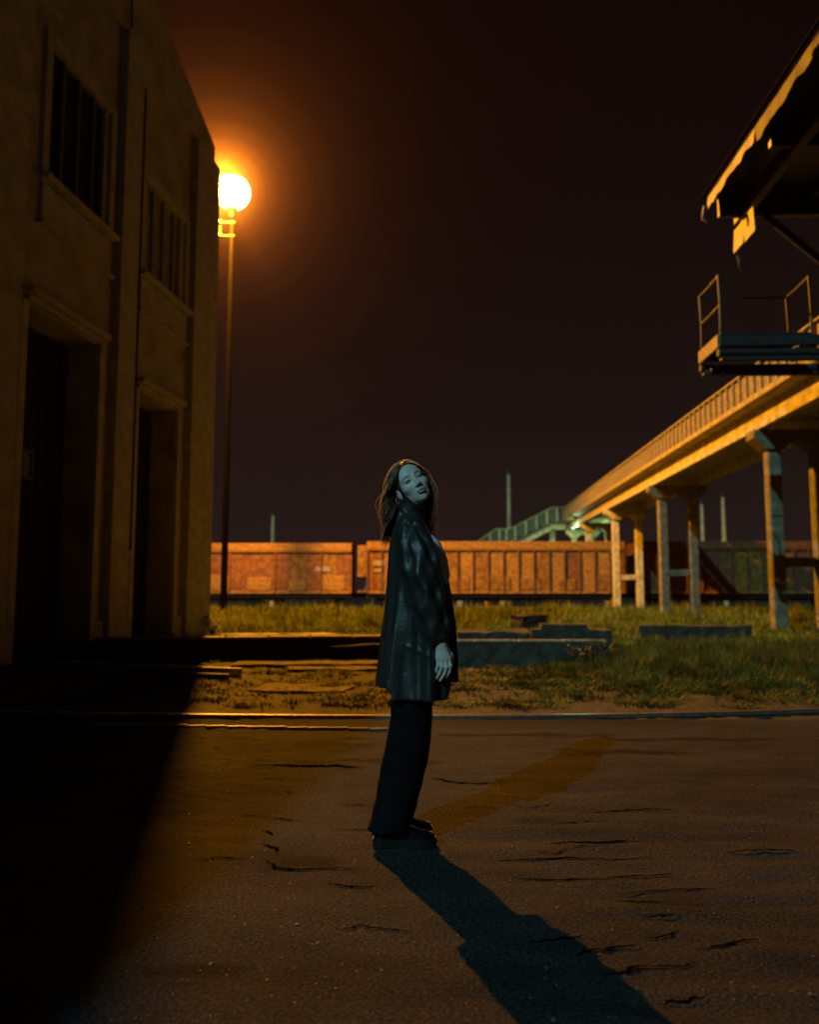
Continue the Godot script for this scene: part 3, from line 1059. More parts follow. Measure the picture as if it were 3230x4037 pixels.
	for r in [[Vector3(0.02, 7.1, 1.12), Vector3(0.0, 7.08, 0.06)], [Vector3(1.70, 7.06, 1.12), Vector3(1.72, 7.04, 0.06)], [Vector3(0.0, 7.06, 0.06), Vector3(1.72, 7.04, 0.06)], [Vector3(0.02, 6.52, 1.12), Vector3(0.0, 6.5, 0.06)]]:
		st = new_st()
		tube(st, [r[0], r[0].lerp(r[1], 0.5) + Vector3(0, -0.012, 0), r[1]], [0.022], 8)
		obj("guard_rail", st, M.galv, p)

# ------------------------------------------------------------------ rails in the yard

func rail_shape(st: SurfaceTool, pts: Array, y: float, w := 0.07, h := 0.12) -> void:
	# head, web and foot of a rail, swept along the points
	var prof := [Vector2(-w * 0.9, -h), Vector2(-w * 0.9, -h * 0.85), Vector2(-w * 0.15, -h * 0.7), Vector2(-w * 0.15, -h * 0.35), Vector2(-w * 0.5, -h * 0.28), Vector2(-w * 0.5, -0.012), Vector2(-w * 0.38, 0.0), Vector2(w * 0.38, 0.0), Vector2(w * 0.5, -0.012), Vector2(w * 0.5, -h * 0.28), Vector2(w * 0.15, -h * 0.35), Vector2(w * 0.15, -h * 0.7), Vector2(w * 0.9, -h * 0.85), Vector2(w * 0.9, -h)]
	st.set_smooth_group(-1)
	for i in pts.size() - 1:
		var a := Vector3(pts[i][0], y, -pts[i][1])
		var b := Vector3(pts[i + 1][0], y, -pts[i + 1][1])
		for k in prof.size():
			var p: Vector2 = prof[k]
			var q: Vector2 = prof[(k + 1) % prof.size()]
			quad(st, a + Vector3(0, p.y, -p.x), a + Vector3(0, q.y, -q.x), b + Vector3(0, q.y, -q.x), b + Vector3(0, p.y, -p.x))

func rails() -> void:
	var pts := []
	for i in 61:
		var x := -7.0 + i * 0.28
		pts.append([x, 7.50 + 0.030 * (x - 0.1) * (x - 0.1) * (1.0 if x > 0.1 else 0.62)])
	var st := new_st()
	rail_shape(st, pts, 0.026)
	var r := obj("yard_rail", st, M.steel)
	tag(r, "worn steel rail curving across the yard behind the woman's legs", "rail")
	# angle iron along the edge of the paving
	st = new_st()
	for i in 34:
		var x0 := -5.6 + i * 0.17
		var x1 := x0 + 0.168
		var f := func(x: float) -> float: return 6.99 - 0.12 * (x + 2.0) * 0.9
		bx(st, Vector3((x0 + x1) / 2, 0.008 + 0.004 * n3.get_noise_1d(i * 3.0), -f.call((x0 + x1) / 2)), Vector3(0.17, 0.03, 0.03), 0.006, Basis(Vector3.UP, 0.108))
	r = obj("edge_iron", st, M.steel)
	tag(r, "thin broken iron strip let into the paving just before the rail", "edging")
	st = new_st()
	rail_shape(st, [[-5.2, 12.25], [-3.6, 11.62], [-2.25, 11.10]], 0.12, 0.07, 0.14)
	r = obj("yard_rail", st, M.steel)
	tag(r, "short bright length of old rail lying near the warehouse shadow", "rail")
	st = new_st()
	rail_shape(st, [[-4.2, 11.4], [-3.0, 11.05], [-2.35, 10.82]], 0.07, 0.06, 0.10)
	r = obj("yard_rail", st, M.iron)
	tag(r, "rusty short rail half buried before the bright old rail", "rail")

# ------------------------------------------------------------------ kerbs, slabs, blocks

func rough_block(called: String, c: Vector3, s: Vector3, turn: float, mat: Material, label: String, category: String, group := "", bright_edge := 0.0) -> void:
	# a weathered block: a subdivided box pushed about by noise
	var o := thing(called, label, category, Vector3(c.x, 0, c.z), turn, group)
	var st := new_st()
	st.set_smooth_group(-1)
	var nx := maxi(2, int(s.x / 0.16))
	var ny := maxi(2, int(s.y / 0.1))
	var nz := maxi(2, int(s.z / 0.14))
	var P := func(i: int, j: int, k: int) -> Vector3:
		var p := Vector3((float(i) / nx - 0.5) * s.x, float(j) / ny * s.y + c.y, (float(k) / nz - 0.5) * s.z)
		var q := p + c * 3.0
		var a := 0.035 if s.x > 2.7 or s.y < 0.2 else 0.075
		return p + Vector3(n3.get_noise_3d(q.x * 5, q.y * 5, q.z * 5), n3.get_noise_3d(q.x * 4 + 50, q.y * 5, q.z * 5) * 0.8, n3.get_noise_3d(q.x * 5, q.y * 5 + 90, q.z * 5)) * a
	for i in nx:
		for j in ny:
			quad(st, P.call(i, j, nz), P.call(i + 1, j, nz), P.call(i + 1, j + 1, nz), P.call(i, j + 1, nz))
			quad(st, P.call(i + 1, j, 0), P.call(i, j, 0), P.call(i, j + 1, 0), P.call(i + 1, j + 1, 0))
	for i in nx:
		for k in nz:
			quad(st, P.call(i, ny, k + 1), P.call(i + 1, ny, k + 1), P.call(i + 1, ny, k), P.call(i, ny, k))
	for j in ny:
		for k in nz:
			quad(st, P.call(nx, j, k + 1), P.call(nx, j, k), P.call(nx, j + 1, k), P.call(nx, j + 1, k + 1))
			quad(st, P.call(0, j, k), P.call(0, j, k + 1), P.call(0, j + 1, k + 1), P.call(0, j + 1, k))
	obj("block", st, mat, o)
	if bright_edge > 0.0:  # added pale strip, lamplight on the top edge put into its colour
		st = new_st()
		var nseg := int(s.x / 0.7)
		for i in nseg:
			var w0 := s.x / nseg
			bx(st, Vector3((i + 0.5) * w0 - s.x / 2, s.y + c.y + 0.012 + 0.012 * n3.get_noise_1d(i * 7.0), s.z * 0.5 - bright_edge / 2 + 0.01), Vector3(w0 - 0.02, 0.035, bright_edge), 0.008)
		obj("bright_edge", st, M.bright_edge, o)

func concrete() -> void:
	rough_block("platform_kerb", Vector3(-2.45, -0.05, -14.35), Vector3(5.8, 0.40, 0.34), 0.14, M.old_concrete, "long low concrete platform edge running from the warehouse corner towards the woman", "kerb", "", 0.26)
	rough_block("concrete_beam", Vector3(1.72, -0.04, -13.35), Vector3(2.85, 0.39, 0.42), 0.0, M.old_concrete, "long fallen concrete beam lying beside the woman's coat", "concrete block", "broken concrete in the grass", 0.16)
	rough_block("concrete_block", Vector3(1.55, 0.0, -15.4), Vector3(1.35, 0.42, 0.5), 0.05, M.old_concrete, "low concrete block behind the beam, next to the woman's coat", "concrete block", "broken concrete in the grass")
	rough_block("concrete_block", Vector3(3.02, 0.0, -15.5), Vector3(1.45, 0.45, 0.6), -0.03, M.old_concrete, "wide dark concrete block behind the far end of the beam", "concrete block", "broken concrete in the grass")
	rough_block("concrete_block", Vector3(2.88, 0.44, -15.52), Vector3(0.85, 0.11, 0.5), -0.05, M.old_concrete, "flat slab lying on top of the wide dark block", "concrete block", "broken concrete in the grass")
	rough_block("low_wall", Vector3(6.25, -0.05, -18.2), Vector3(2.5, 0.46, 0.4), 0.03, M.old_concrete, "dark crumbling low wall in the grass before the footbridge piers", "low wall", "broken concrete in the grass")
	rough_block("sunken_kerb", Vector3(5.3, -0.05, -16.4), Vector3(3.0, 0.17, 0.3), 0.05, M.old_concrete, "sunken kerb line in the grass before the crumbling low wall", "kerb")
	rough_block("flat_slab", Vector3(-1.55, -0.05, -13.05), Vector3(2.4, 0.085, 0.6), 0.05, M.slab, "pale flat slab at the foot of the platform edge", "slab", "flat slabs in the dirt")
	rough_block("flat_slab", Vector3(-0.9, -0.05, -12.35), Vector3(1.8, 0.07, 0.55), 0.1, M.slab, "pale flat slab lying one step nearer than the platform edge slab", "slab", "flat slabs in the dirt")
	rough_block("flat_slab", Vector3(-1.25, -0.06, -9.9), Vector3(1.1, 0.065, 0.8), -0.12, M.slab, "sandy flat slab just beyond the yard rail", "slab", "flat slabs in the dirt")
	rough_block("flat_slab", Vector3(-2.7, 0.18, -17.2), Vector3(2.4, 0.10, 0.5), 0.08, M.bright_edge, "thin pale slab edge in the grass by the warehouse corner", "slab", "flat slabs in the dirt")
	var mk := thing("marker_post", "tiny orange reflector post in the grass before the ribbed wagon", "marker", Vector3(3.75, 0, -40.0))
	var ms := new_st()
	bx(ms, Vector3(0, 0.28, 0), Vector3(0.09, 0.56, 0.06), 0.01)
	obj("post", ms, M.sheet_light, mk)
	ms = new_st()
	bx(ms, Vector3(-0.02, 0.62, 0.0), Vector3(0.2, 0.2, 0.05), 0.02)
	obj("reflector", ms, M.rust3, mk)
	rough_block("debris_lump", Vector3(3.2, 0.0, -22.0), Vector3(0.8, 0.55, 0.6), 0.4, M.black_iron, "small dark lump of rubble in the grass beyond the blocks", "rubble")

# ------------------------------------------------------------------ floodlight

func floodlight() -> void:
	var f := thing("floodlight_mast", "tall mast with a glaring orange floodlight beyond the warehouse corner", "floodlight", Vector3(LAMP.x + 0.22, 0, LAMP.z - 0.1))
	var st := new_st()
	tube(st, [Vector3(0, 0, 0), Vector3(0, 8, 0), Vector3(0, 14, 0), Vector3(0, 17.4, 0)], [0.15, 0.12, 0.10, 0.07], 14)
	obj("mast", st, M.mast, f)
	st = new_st()
	for y in [16.5, 17.1]:
		bx(st, Vector3(-0.25, y, 0.05), Vector3(0.75, 0.05, 0.06), 0.008)
	tube(st, [Vector3(-0.5, 16.3, 0.05), Vector3(-0.5, 17.2, 0.05)], [0.035], 8)
	obj("bracket", st, M.galv, f)
	for y in [16.5, 17.1]:
		st = new_st()
		lathe(st, Vector3(-0.5, y, 0.12), [Vector2(0.001, -0.07), Vector2(0.06, -0.05), Vector2(0.075, 0.0), Vector2(0.06, 0.05), Vector2(0.001, 0.07)], 10)
		obj("insulator", st, M.sheet_light, f)
	# lantern: cap, collar and a big glowing bowl
	var c := Vector3(0.0, LAMP.y, 0.1)
	st = new_st()
	lathe(st, c, [Vector2(0.66, 0.48), Vector2(0.54, 0.6), Vector2(0.28, 0.7), Vector2(0.001, 0.74)], 28)
	lathe(st, c, [Vector2(0.001, 0.44), Vector2(0.66, 0.48)], 28)
	obj("lamp_cap", st, M.galv, f)
	st = new_st()
	lathe(st, c, [Vector2(0.09, -1.1), Vector2(0.11, -0.8), Vector2(0.24, -0.76), Vector2(0.001, -0.74)], 20)
	obj("lamp_collar", st, M.galv, f)
	st = new_st()
	var prof := []
	for i in 15:
		var a := lerpf(-PI / 2 + 0.35, PI / 2 - 0.75, i / 14.0)
		prof.append(Vector2(cos(a) * 0.78, sin(a) * 0.76))
	lathe(st, c, prof, 32)
	var em := StandardMaterial3D.new()
	em.albedo_color = lin(0.9, 0.7, 0.4)
	em.emission_enabled = true
	em.emission = lin(1.0, 0.72, 0.30)
	em.emission_energy_multiplier = 7.0
	obj("lamp_globe", st, em, f)
	var l := OmniLight3D.new()
	l.name = "sodium_light"
	l.light_color = lin(1.0, 0.365, 0.014)
	l.light_energy = 1950.0
	l.light_size = 0.12
	l.omni_range = 200.0
	l.omni_attenuation = 2.0
	l.shadow_enabled = true
	l.position = c + Vector3(-0.2, -0.2, 1.0)
	f.add_child(l)
	# fog shells added to imitate lens glare round the lantern
	for i in 10:
		var dia := 2.0 * pow(1.3, i)
		var e := [dia, 0.0090 * (pow(dia / 2.0, -2.05) - pow(dia * 1.3 / 2.0, -2.05))]
		var fv := FogVolume.new()
		fv.name = "lamp_glare"
		fv.shape = RenderingServer.FOG_VOLUME_SHAPE_ELLIPSOID
		fv.size = Vector3(e[0], e[0], e[0])
		fv.position = LAMP
		var fm := FogMaterial.new()
		fm.albedo = Color(1.0, 0.9, 0.9) if e[0] < 4.0 else Color(1.0, 0.80, 0.95)
		fm.density = e[1]
		fv.material = fm
		add_child(fv, true)
		fv.set_meta("kind", "stuff")
		fv.set_meta("label", "added fog shells imitating lens glare round the floodlight, thinning outwards")

# ------------------------------------------------------------------ plants

func tuft_mesh(blades: int, h: float, spread: float, w: float, seed_no: int) -> ArrayMesh:
	var r := RandomNumberGenerator.new()
	r.seed = seed_no
	var st := new_st()
	st.set_smooth_group(-1)
	for i in blades:
		var a := r.randf() * TAU
		var root := Vector3(cos(a), 0, sin(a)) * r.randf() * spread * 0.5
		var out := Vector3(cos(a + r.randf_range(-1, 1)), 0, sin(a + r.randf_range(-1, 1)))
		var hh := h * r.randf_range(0.5, 1.0)
		var lean := r.randf_range(0.05, 0.45) * hh
		var sd := out.cross(Vector3.UP).normalized() * w * r.randf_range(0.7, 1.2)
		var p0 := root
		var p1 := root + Vector3(0, hh * 0.55, 0) + out * lean * 0.3
		var p2 := root + Vector3(0, hh * (1.0 - lean * 0.3), 0) + out * lean
		quad(st, p0 - sd, p0 + sd, p1 + sd * 0.8, p1 - sd * 0.8)
		tri(st, p1 - sd * 0.8, p1 + sd * 0.8, p2)
	return commit(st)

func scatter(called: String, mesh: Mesh, mat: Material, xfs: Array, cols: Array, label: String) -> void:
	var mm := MultiMesh.new()
	mm.transform_format = MultiMesh.TRANSFORM_3D
	mm.use_colors = true
	mm.mesh = mesh
	mm.instance_count = xfs.size()
	for i in xfs.size():
		mm.set_instance_transform(i, xfs[i])
		mm.set_instance_color(i, cols[i])
	var o := MultiMeshInstance3D.new()
	o.name = called
	o.multimesh = mm
	o.material_override = mat
	add_child(o, true)
	o.set_meta("kind", "stuff")
	o.set_meta("label", label)
	o.set_meta("category", "grass")

func plants() -> void:
	var gm := StandardMaterial3D.new()
	gm.vertex_color_use_as_albedo = true
	gm.roughness = 0.75
	gm.metallic_specular = 0.3
	gm.backlight_enabled = true
	gm.backlight = Color(0.5, 0.5, 0.5)
	var xa: Array = []; var ca: Array = []
	var xb: Array = []; var cb: Array = []
	var green := func() -> Color:
		var t := rng.randf()
		return Color(0.098, 0.150, 0.010).lerp(Color(0.18, 0.175, 0.025), t * t)
	# tall field grass
	var tries := 60000
	for i in tries:
		var d := sqrt(rng.randf_range(14.2 * 14.2, 44.5 * 44.5))
		var x := rng.randf_range(-0.30, 0.62) * d
		var keep := 0.55 + 0.45 * n1.get_noise_2d(x * 1.2, d * 1.5) + 0.35 * smoothstep(24.0, 15.0, d)
		if rng.randf() > keep:
			continue
		if x < 3.0 and d < 14.9 or (x > 4.6 and x < 7.6 and d > 17.7 and d < 18.6):
			continue
		if x > 0.7 and x < 3.9 and d > 14.9 and d < 15.9:
			continue
		var up := 0.27 * smoothstep(3.2, 2.2, x) * smoothstep(17.0, 14.2, d)
		var hs := (0.55 + 0.7 * absf(n2.get_noise_2d(x * 1.5 + 9.0, d * 1.5))) * lerpf(0.55, 1.15, smoothstep(17.0, 34.0, d))
		if x < 2.6 and d < 22.0:
			hs *= 0.6
		if rng.randf() < 0.03:
			hs *= 1.7
		xa.append(Transform3D(Basis(Vector3.UP, rng.randf() * TAU).scaled(Vector3(1.2, hs, 1.2)), Vector3(x, up - 0.05, -d)))
		ca.append(green.call() * lerpf(0.55, 1.15, smoothstep(-0.25, 0.25, n2.get_noise_2d(x * 1.3 + 70.0, d * 2.0))))
	scatter("field_grass", tuft_mesh(11, 0.62, 0.5, 0.016, 5), gm, xa, ca, "rank yellow-green grass covering the field before the train")
	# shorter weeds beside the tracks on the right
	for i in 22000:
		var d := rng.randf_range(8.3, 15.0)
		var x := rng.randf_range(-3.6, 0.58 * d)
		var fall := smoothstep(8.2 + 1.6 * n1.get_noise_1d(x * 2.0), 11.5, d) * smoothstep(0.2, 3.8, x)
		var patch := smoothstep(0.0, 0.4, n1.get_noise_2d(x * 2.4, d * 2.8)) * 0.4 + 0.06
		if rng.randf() > maxf(fall, patch):
			continue
		if x < 3.3 and d > 12.0 and rng.randf() > 0.3:
			continue
		var hs := (0.22 + 0.8 * rng.randf() * fall) * (0.6 + 0.9 * absf(n2.get_noise_2d(x * 4.0, d * 4.0)))
		if x > 4.0:
			hs *= 1.3
		xb.append(Transform3D(Basis(Vector3.UP, rng.randf() * TAU).scaled(Vector3(0.9, hs, 0.9)), Vector3(x, bed_height(x, -d) - 0.02, -d)))
		cb.append(green.call() * Color(0.95, 0.75, 0.9) * lerpf(0.35, 1.0, smoothstep(-0.2, 0.3, n1.get_noise_2d(x * 2.6 + 30.0, d * 3.4))))
	scatter("track_weeds", tuft_mesh(13, 0.42, 0.34, 0.009, 8), gm, xb, cb, "short weeds spreading over the earth beside the yard rail")
	# pebbles and glinting grit on the paving
	var st := new_st()
	lathe(st, Vector3.ZERO, [Vector2(0.001, -0.4), Vector2(0.8, -0.25), Vector2(1.0, 0.1), Vector2(0.6, 0.5), Vector2(0.001, 0.62)], 6)
	var xs: Array = []; var cs: Array = []
	for i in 2600:
		var d := rng.randf_range(1.9, 7.2)
		var x := rng.randf_range(-0.6, 0.62) * d
		var s := rng.randf_range(0.0012, 0.0042) * (2.0 if rng.randf() < 0.05 else 1.0)
		xs.append(Transform3D(Basis(Vector3(rng.randf() - 0.5, 1, rng.randf() - 0.5).normalized(), rng.randf() * TAU).scaled(Vector3(s, s * 0.7, s * 1.2)), Vector3(x, yard_height(x, -d) + s * 0.2, -d)))
		var c := rng.randf_range(0.03, 0.10) * (3.0 if rng.randf() < 0.03 else 1.0)
		cs.append(Color(c, c * 0.92, c * 0.8))
	var pm := plain_mat(1, 1, 1, 0.45)
	pm.vertex_color_use_as_albedo = true
	scatter("grit", commit(st), pm, xs, cs, "loose grit and small stones on the worn paving")
	# shrubs
	shrub("shrub", Vector3(-5.0, 0.0, -20.9), 0.62, 0.42, 700, "small dark shrub at the foot of the warehouse corner", 1)
	shrub("shrub", Vector3(6.1, 0.0, -11.2), 0.85, 0.75, 1500, "dark leafy bush where the weeds meet the yard rail", 2)
	shrub("shrub", Vector3(2.75, 0.0, -12.7), 0.42, 0.4, 500, "low bush growing against the far end of the concrete beam", 3)

func shrub(called: String, at: Vector3, h: float, r: float, leaves: int, label: String, seed_no: int) -> void:
	var g := RandomNumberGenerator.new()
	g.seed = seed_no
	var o := thing(called, label, "shrub", at, 0.0, "low shrubs")
	var st := new_st()
	var tips: Array[Vector3] = []
	for i in 14:
		var a := g.randf() * TAU
		var tip := Vector3(cos(a) * r * g.randf_range(0.3, 0.95), h * g.randf_range(0.5, 1.0), sin(a) * r * g.randf_range(0.3, 0.95))
		tips.append(tip)
		tube(st, [Vector3.ZERO, tip * 0.5 + Vector3(0, h * 0.12, 0), tip], [0.012, 0.008, 0.003], 5, false)
	obj("stem", st, M.wood, o)
	st = new_st()
	st.set_smooth_group(-1)
	for i in leaves:
		var t: Vector3 = tips[g.randi() % tips.size()]
		var p := t * g.randf_range(0.35, 1.05) + Vector3(g.randfn(0, r * 0.14), g.randfn(0, h * 0.08) + 0.02, g.randfn(0, r * 0.14))
		p.y = maxf(p.y, 0.01)
		var d := Vector3(g.randfn(), g.randfn() * 0.6, g.randfn()).normalized()
		var s := d.cross(Vector3(g.randf(), 1, g.randf())).normalized()
		var l := g.randf_range(0.03, 0.06)
		quad(st, p, p + d * l * 0.5 - s * l * 0.28, p + d * l, p + d * l * 0.5 + s * l * 0.28)
	var lm := plain_mat(0.045, 0.055, 0.018, 0.6)
	obj("foliage", st, lm, o)

# ------------------------------------------------------------------ the woman

const HC := Vector3(0.041, 1.617, -0.024)
var HB := Basis(Vector3(0.845, 0.480, -0.241), Vector3(-0.527, 0.825, -0.205), Vector3(0.10, 0.30, 0.95)).orthonormalized()

func head_sdf(p: Vector3) -> float:   # p in the head's own axes: x her left, y up, z forward
	var q := Vector3(absf(p.x), p.y, p.z)
	var d := ell(p - Vector3(0, 0.03, -0.012), Vector3(0.072, 0.085, 0.090))
	d = smin(d, ell(p - Vector3(0, -0.032, 0.030), Vector3(0.056, 0.074, 0.056)), 0.03)
	d = smin(d, ell(p - Vector3(0, 0.045, 0.032), Vector3(0.060, 0.046, 0.050)), 0.02)
	d = smin(d, cap(q, Vector3(0.050, -0.058, 0.0), Vector3(0.0, -0.096, 0.056), 0.017, 0.016), 0.022)
	d = smin(d, ell(q - Vector3(0.040, -0.026, 0.052), Vector3(0.021, 0.018, 0.024)), 0.02)
	d = smin(d, cap(q, Vector3(0.012, 0.019, 0.080), Vector3(0.046, 0.020, 0.062), 0.008, 0.008), 0.014)
	d = smax(d, -ell(q - Vector3(0.031, -0.001, 0.098), Vector3(0.018, 0.012, 0.018)), 0.012)
	d = smin(d, ell(q - Vector3(0.031, -0.002, 0.0725), Vector3(0.0135, 0.0105, 0.0125)), 0.006)
	var nose := cap(p, Vector3(0, 0.012, 0.080), Vector3(0, -0.036, 0.099), 0.0062, 0.0086)
	nose = smin(nose, ell(q - Vector3(0.0108, -0.041, 0.090), Vector3(0.0068, 0.0068, 0.009)), 0.008)
	nose = smax(nose, -ell(q - Vector3(0.0062, -0.048, 0.096), Vector3(0.0035, 0.0035, 0.006)), 0.003)
	d = smin(d, nose, 0.010)
	d = smin(d, ell(p - Vector3(0, -0.0655, 0.080), Vector3(0.021, 0.0062, 0.012)), 0.007)
	d = smin(d, ell(p - Vector3(0, -0.0770, 0.079), Vector3(0.0175, 0.007, 0.012)), 0.007)
	d = smax(d, -ell(p - Vector3(0, -0.0713, 0.094), Vector3(0.019, 0.0018, 0.009)), 0.004)
	var ear := ell(q - Vector3(0.076, -0.012, -0.006), Vector3(0.010, 0.031, 0.019))
	ear = smax(ear, -ell(q - Vector3(0.088, -0.008, -0.002), Vector3(0.009, 0.018, 0.010)), 0.006)
	return smin(d, ear, 0.008)

func to_head(p: Vector3) -> Vector3:
	return HB.transposed() * (p - HC)

func neck_sdf(p: Vector3) -> float:
	return cap(p, HC + HB * Vector3(0, -0.045, -0.022), Vector3(0.042, 1.41, 0.0), 0.046, 0.046)

func body_sdf(p: Vector3) -> float:
	var q := Vector3(p.x, p.y, absf(p.z))
	var d := neck_sdf(p)
	d = smin(d, cap(p, Vector3(0.058, 1.36, 0), Vector3(0.065, 1.15, 0), 0.066, 0.085), 0.05)
	d = smin(d, cap(p, Vector3(0.065, 1.15, 0), Vector3(0.05, 0.90, 0), 0.085, 0.09), 0.05)
	d = smin(d, cap(q, Vector3(0.05, 1.37, 0.03), Vector3(0.045, 1.36, 0.125), 0.045, 0.040), 0.04)
	d = smin(d, cap(q, Vector3(0.045, 1.35, 0.14), Vector3(0.095, 1.13, 0.205), 0.040, 0.035), 0.03)
	d = smin(d, cap(q, Vector3(0.095, 1.13, 0.205), Vector3(0.162, 0.895, 0.222), 0.036, 0.025), 0.02)
	d = smin(d, cap(q, Vector3(0.045, 0.88, 0.07), Vector3(0.005, 0.48, 0.085), 0.085, 0.055), 0.04)
	d = smin(d, cap(q, Vector3(0.005, 0.48, 0.085), Vector3(-0.06, 0.10, 0.085), 0.052, 0.034), 0.03)
	return smin(d, cap(q, Vector3(-0.07, 0.06, 0.085), Vector3(0.05, 0.045, 0.085), 0.02, 0.012), 0.02)

var finger_rows := [
	[[0.160, 0.893, 0.216], [0.153, 0.829, 0.222], [0.154, 0.796, 0.226], [0.146, 0.773, 0.220], [0.139, 0.756, 0.212], 0.0078],
	[[0.163, 0.893, 0.219], [0.168, 0.825, 0.227], [0.172, 0.791, 0.232], [0.160, 0.762, 0.225], [0.149, 0.740, 0.215], 0.0084],
	[[0.166, 0.893, 0.221], [0.186, 0.825, 0.228], [0.191, 0.790, 0.233], [0.181, 0.759, 0.226], [0.164, 0.731, 0.214], 0.0086],
	[[0.169, 0.893, 0.219], [0.202, 0.828, 0.223], [0.208, 0.795, 0.228], [0.203, 0.768, 0.221], [0.189, 0.742, 0.210], 0.0084],
	[[0.172, 0.888, 0.212], [0.196, 0.862, 0.200], [0.213, 0.840, 0.196], [0.219, 0.815, 0.194], [0.216, 0.790, 0.192], 0.0092],
]

func hand_sdf(p: Vector3) -> float:
	var d := cap(p, Vector3(0.150, 0.94, 0.218), Vector3(0.164, 0.888, 0.219), 0.024, 0.022)
	for f in finger_rows:
		var r: float = f[5]
		var a := Vector3(f[0][0], f[0][1], f[0][2])
		var b := Vector3(f[1][0], f[1][1], f[1][2])
		d = smin(d, cap(p, a, b, 0.015, r * 1.35), 0.012)
	for f in finger_rows:
		var r: float = f[5]
		var g := 1e9
		for i in range(1, 4):
			var a := Vector3(f[i][0], f[i][1], f[i][2])
			var b := Vector3(f[i + 1][0], f[i + 1][1], f[i + 1][2])
			g = smin(g, cap(p, a, b, r * (1.15 - 0.1 * i), r * (1.05 - 0.11 * i)), 0.004)
		d = smin(d, g, 0.004)
	return d

var jacket_rows := [   # height, back x, front x, half width across
	[0.62, -0.126, 0.272, 0.255], [0.69, -0.122, 0.270, 0.250], [0.805, -0.109, 0.268, 0.243], [0.935, -0.096, 0.266, 0.236], [1.055, -0.081, 0.255, 0.226],
	[1.176, -0.068, 0.234, 0.214], [1.298, -0.060, 0.204, 0.200], [1.376, -0.045, 0.165, 0.172], [1.443, -0.024, 0.116, 0.106], [1.487, -0.012, 0.095, 0.066], [1.52, -0.012, 0.090, 0.062]]
var edge_rows := [[0.60, 0.200], [0.649, 0.205], [0.708, 0.212], [0.834, 0.210], [0.961, 0.214], [1.089, 0.211], [1.16, 0.204], [1.20, 0.186], [1.26, 0.168], [1.325, 0.143], [1.38, 0.118], [1.45, 0.10]]
var sleeve_rows := [[0.038, 1.400, 0.125, 0.062], [0.066, 1.30, 0.180, 0.076], [0.086, 1.19, 0.203, 0.078], [0.110, 1.07, 0.214, 0.070], [0.141, 0.96, 0.220, 0.052], [0.160, 0.900, 0.220, 0.041]]

func jacket_sdf(p: Vector3) -> float:
	var y := p.y
	var bk := table(jacket_rows, y, 1)
	var fr := table(jacket_rows, y, 2)
	var b := table(jacket_rows, y, 3)
	var a := (fr - bk) * 0.5
	var x := p.x - (fr + bk) * 0.5
	var phi := atan2(p.z / b, x / a)
	var low := smoothstep(1.42, 0.75, y)
	var fold := (sin(phi * 7.0 + 0.8 + y * 1.2) * 0.55 + sin(phi * 13.0 + 2.0 - y * 2.5) * 0.32 + n1.get_noise_3d(phi * 3.0, y * 2.0, 5.0) * 1.3) * (0.013 + 0.013 * low)
	fold += n2.get_noise_3d(p.x * 22.0, p.y * 9.0, p.z * 22.0) * 0.006
	var d := (Vector2(x / a, p.z / b).length() - 1.0) * minf(a, b) + fold * 0.8 + 0.006
	d = smax(d, y - 1.495, 0.01)
	# front: the near edge ends short of the far flap
	d = smax(d, minf(p.x - table(edge_rows, y) + 0.006 * sin(y * 23.0) + maxf(p.z - 0.02, 0.0) * 0.45 * smoothstep(1.14, 1.26, y), p.z + 0.045), 0.008)
	# sleeve
	var q := Vector3(p.x, p.y, absf(p.z))
	var s := 1e9
	for i in sleeve_rows.size() - 1:
		var u: Array = sleeve_rows[i]
		var v: Array = sleeve_rows[i + 1]
		s = smin(s, cap(q, Vector3(u[0], u[1], u[2]), Vector3(v[0], v[1], v[2]), u[3], v[3]), 0.02)
	var along := p.x * 0.45 + y
	var sa := atan2(q.z - 0.19, p.x - (0.45 - 0.29 * y))
	s += (sin(sa * 5.0 + y * 7.0) * 0.6 + sin(sa * 9.0 - y * 11.0 + 1.0) * 0.4) * 0.011 * smoothstep(0.90, 1.02, y)
	s += (sin(along * 46.0 + p.z * 20.0 + 3.0 * n1.get_noise_2d(y * 6.0, p.x * 9.0)) * 0.0035 + sin((p.x * 0.9 - y * 0.28) * 95.0) * 0.004) * smoothstep(1.42, 1.25, y) + n2.get_noise_3d(p.x * 20.0, p.y * 14.0, p.z * 20.0) * 0.006
	s = smax(s, (0.896 - y) + (p.x - 0.16) * 0.5, 0.006)
	d = smin(d, s, lerpf(0.012, 0.07, smoothstep(1.2, 1.42, y)))
	# pocket flap ridge
	d -= 0.005 * smoothstep(0.012, 0.0, absf(y - 0.86 + (p.x - 0.06) * 0.4)) * smoothstep(0.1, 0.13, p.z) * smoothstep(0.09, 0.05, absf(p.x - 0.06))
	# hem: longer in the middle than at the back and on the far flap
	var hem := lerpf(0.684, 0.640, smoothstep(-0.056, -0.046, p.x) * smoothstep(-0.03, 0.0, p.z))
	hem = lerpf(hem, 0.694, smoothstep(0.216, 0.222, p.x))
	return smax(d, hem - y, 0.006)

var trouser_rows := [   # height, back x, front x, half width
	[0.05, -0.172, 0.048, 0.105], [0.075, -0.170, 0.046, 0.104], [0.146, -0.150, 0.062, 0.100], [0.25, -0.127, 0.090, 0.096], [0.356, -0.110, 0.118, 0.094], [0.44, -0.088, 0.129, 0.094], [0.568, -0.066, 0.137, 0.096], [0.66, -0.060, 0.146, 0.10], [0.9, -0.05, 0.145, 0.10]]

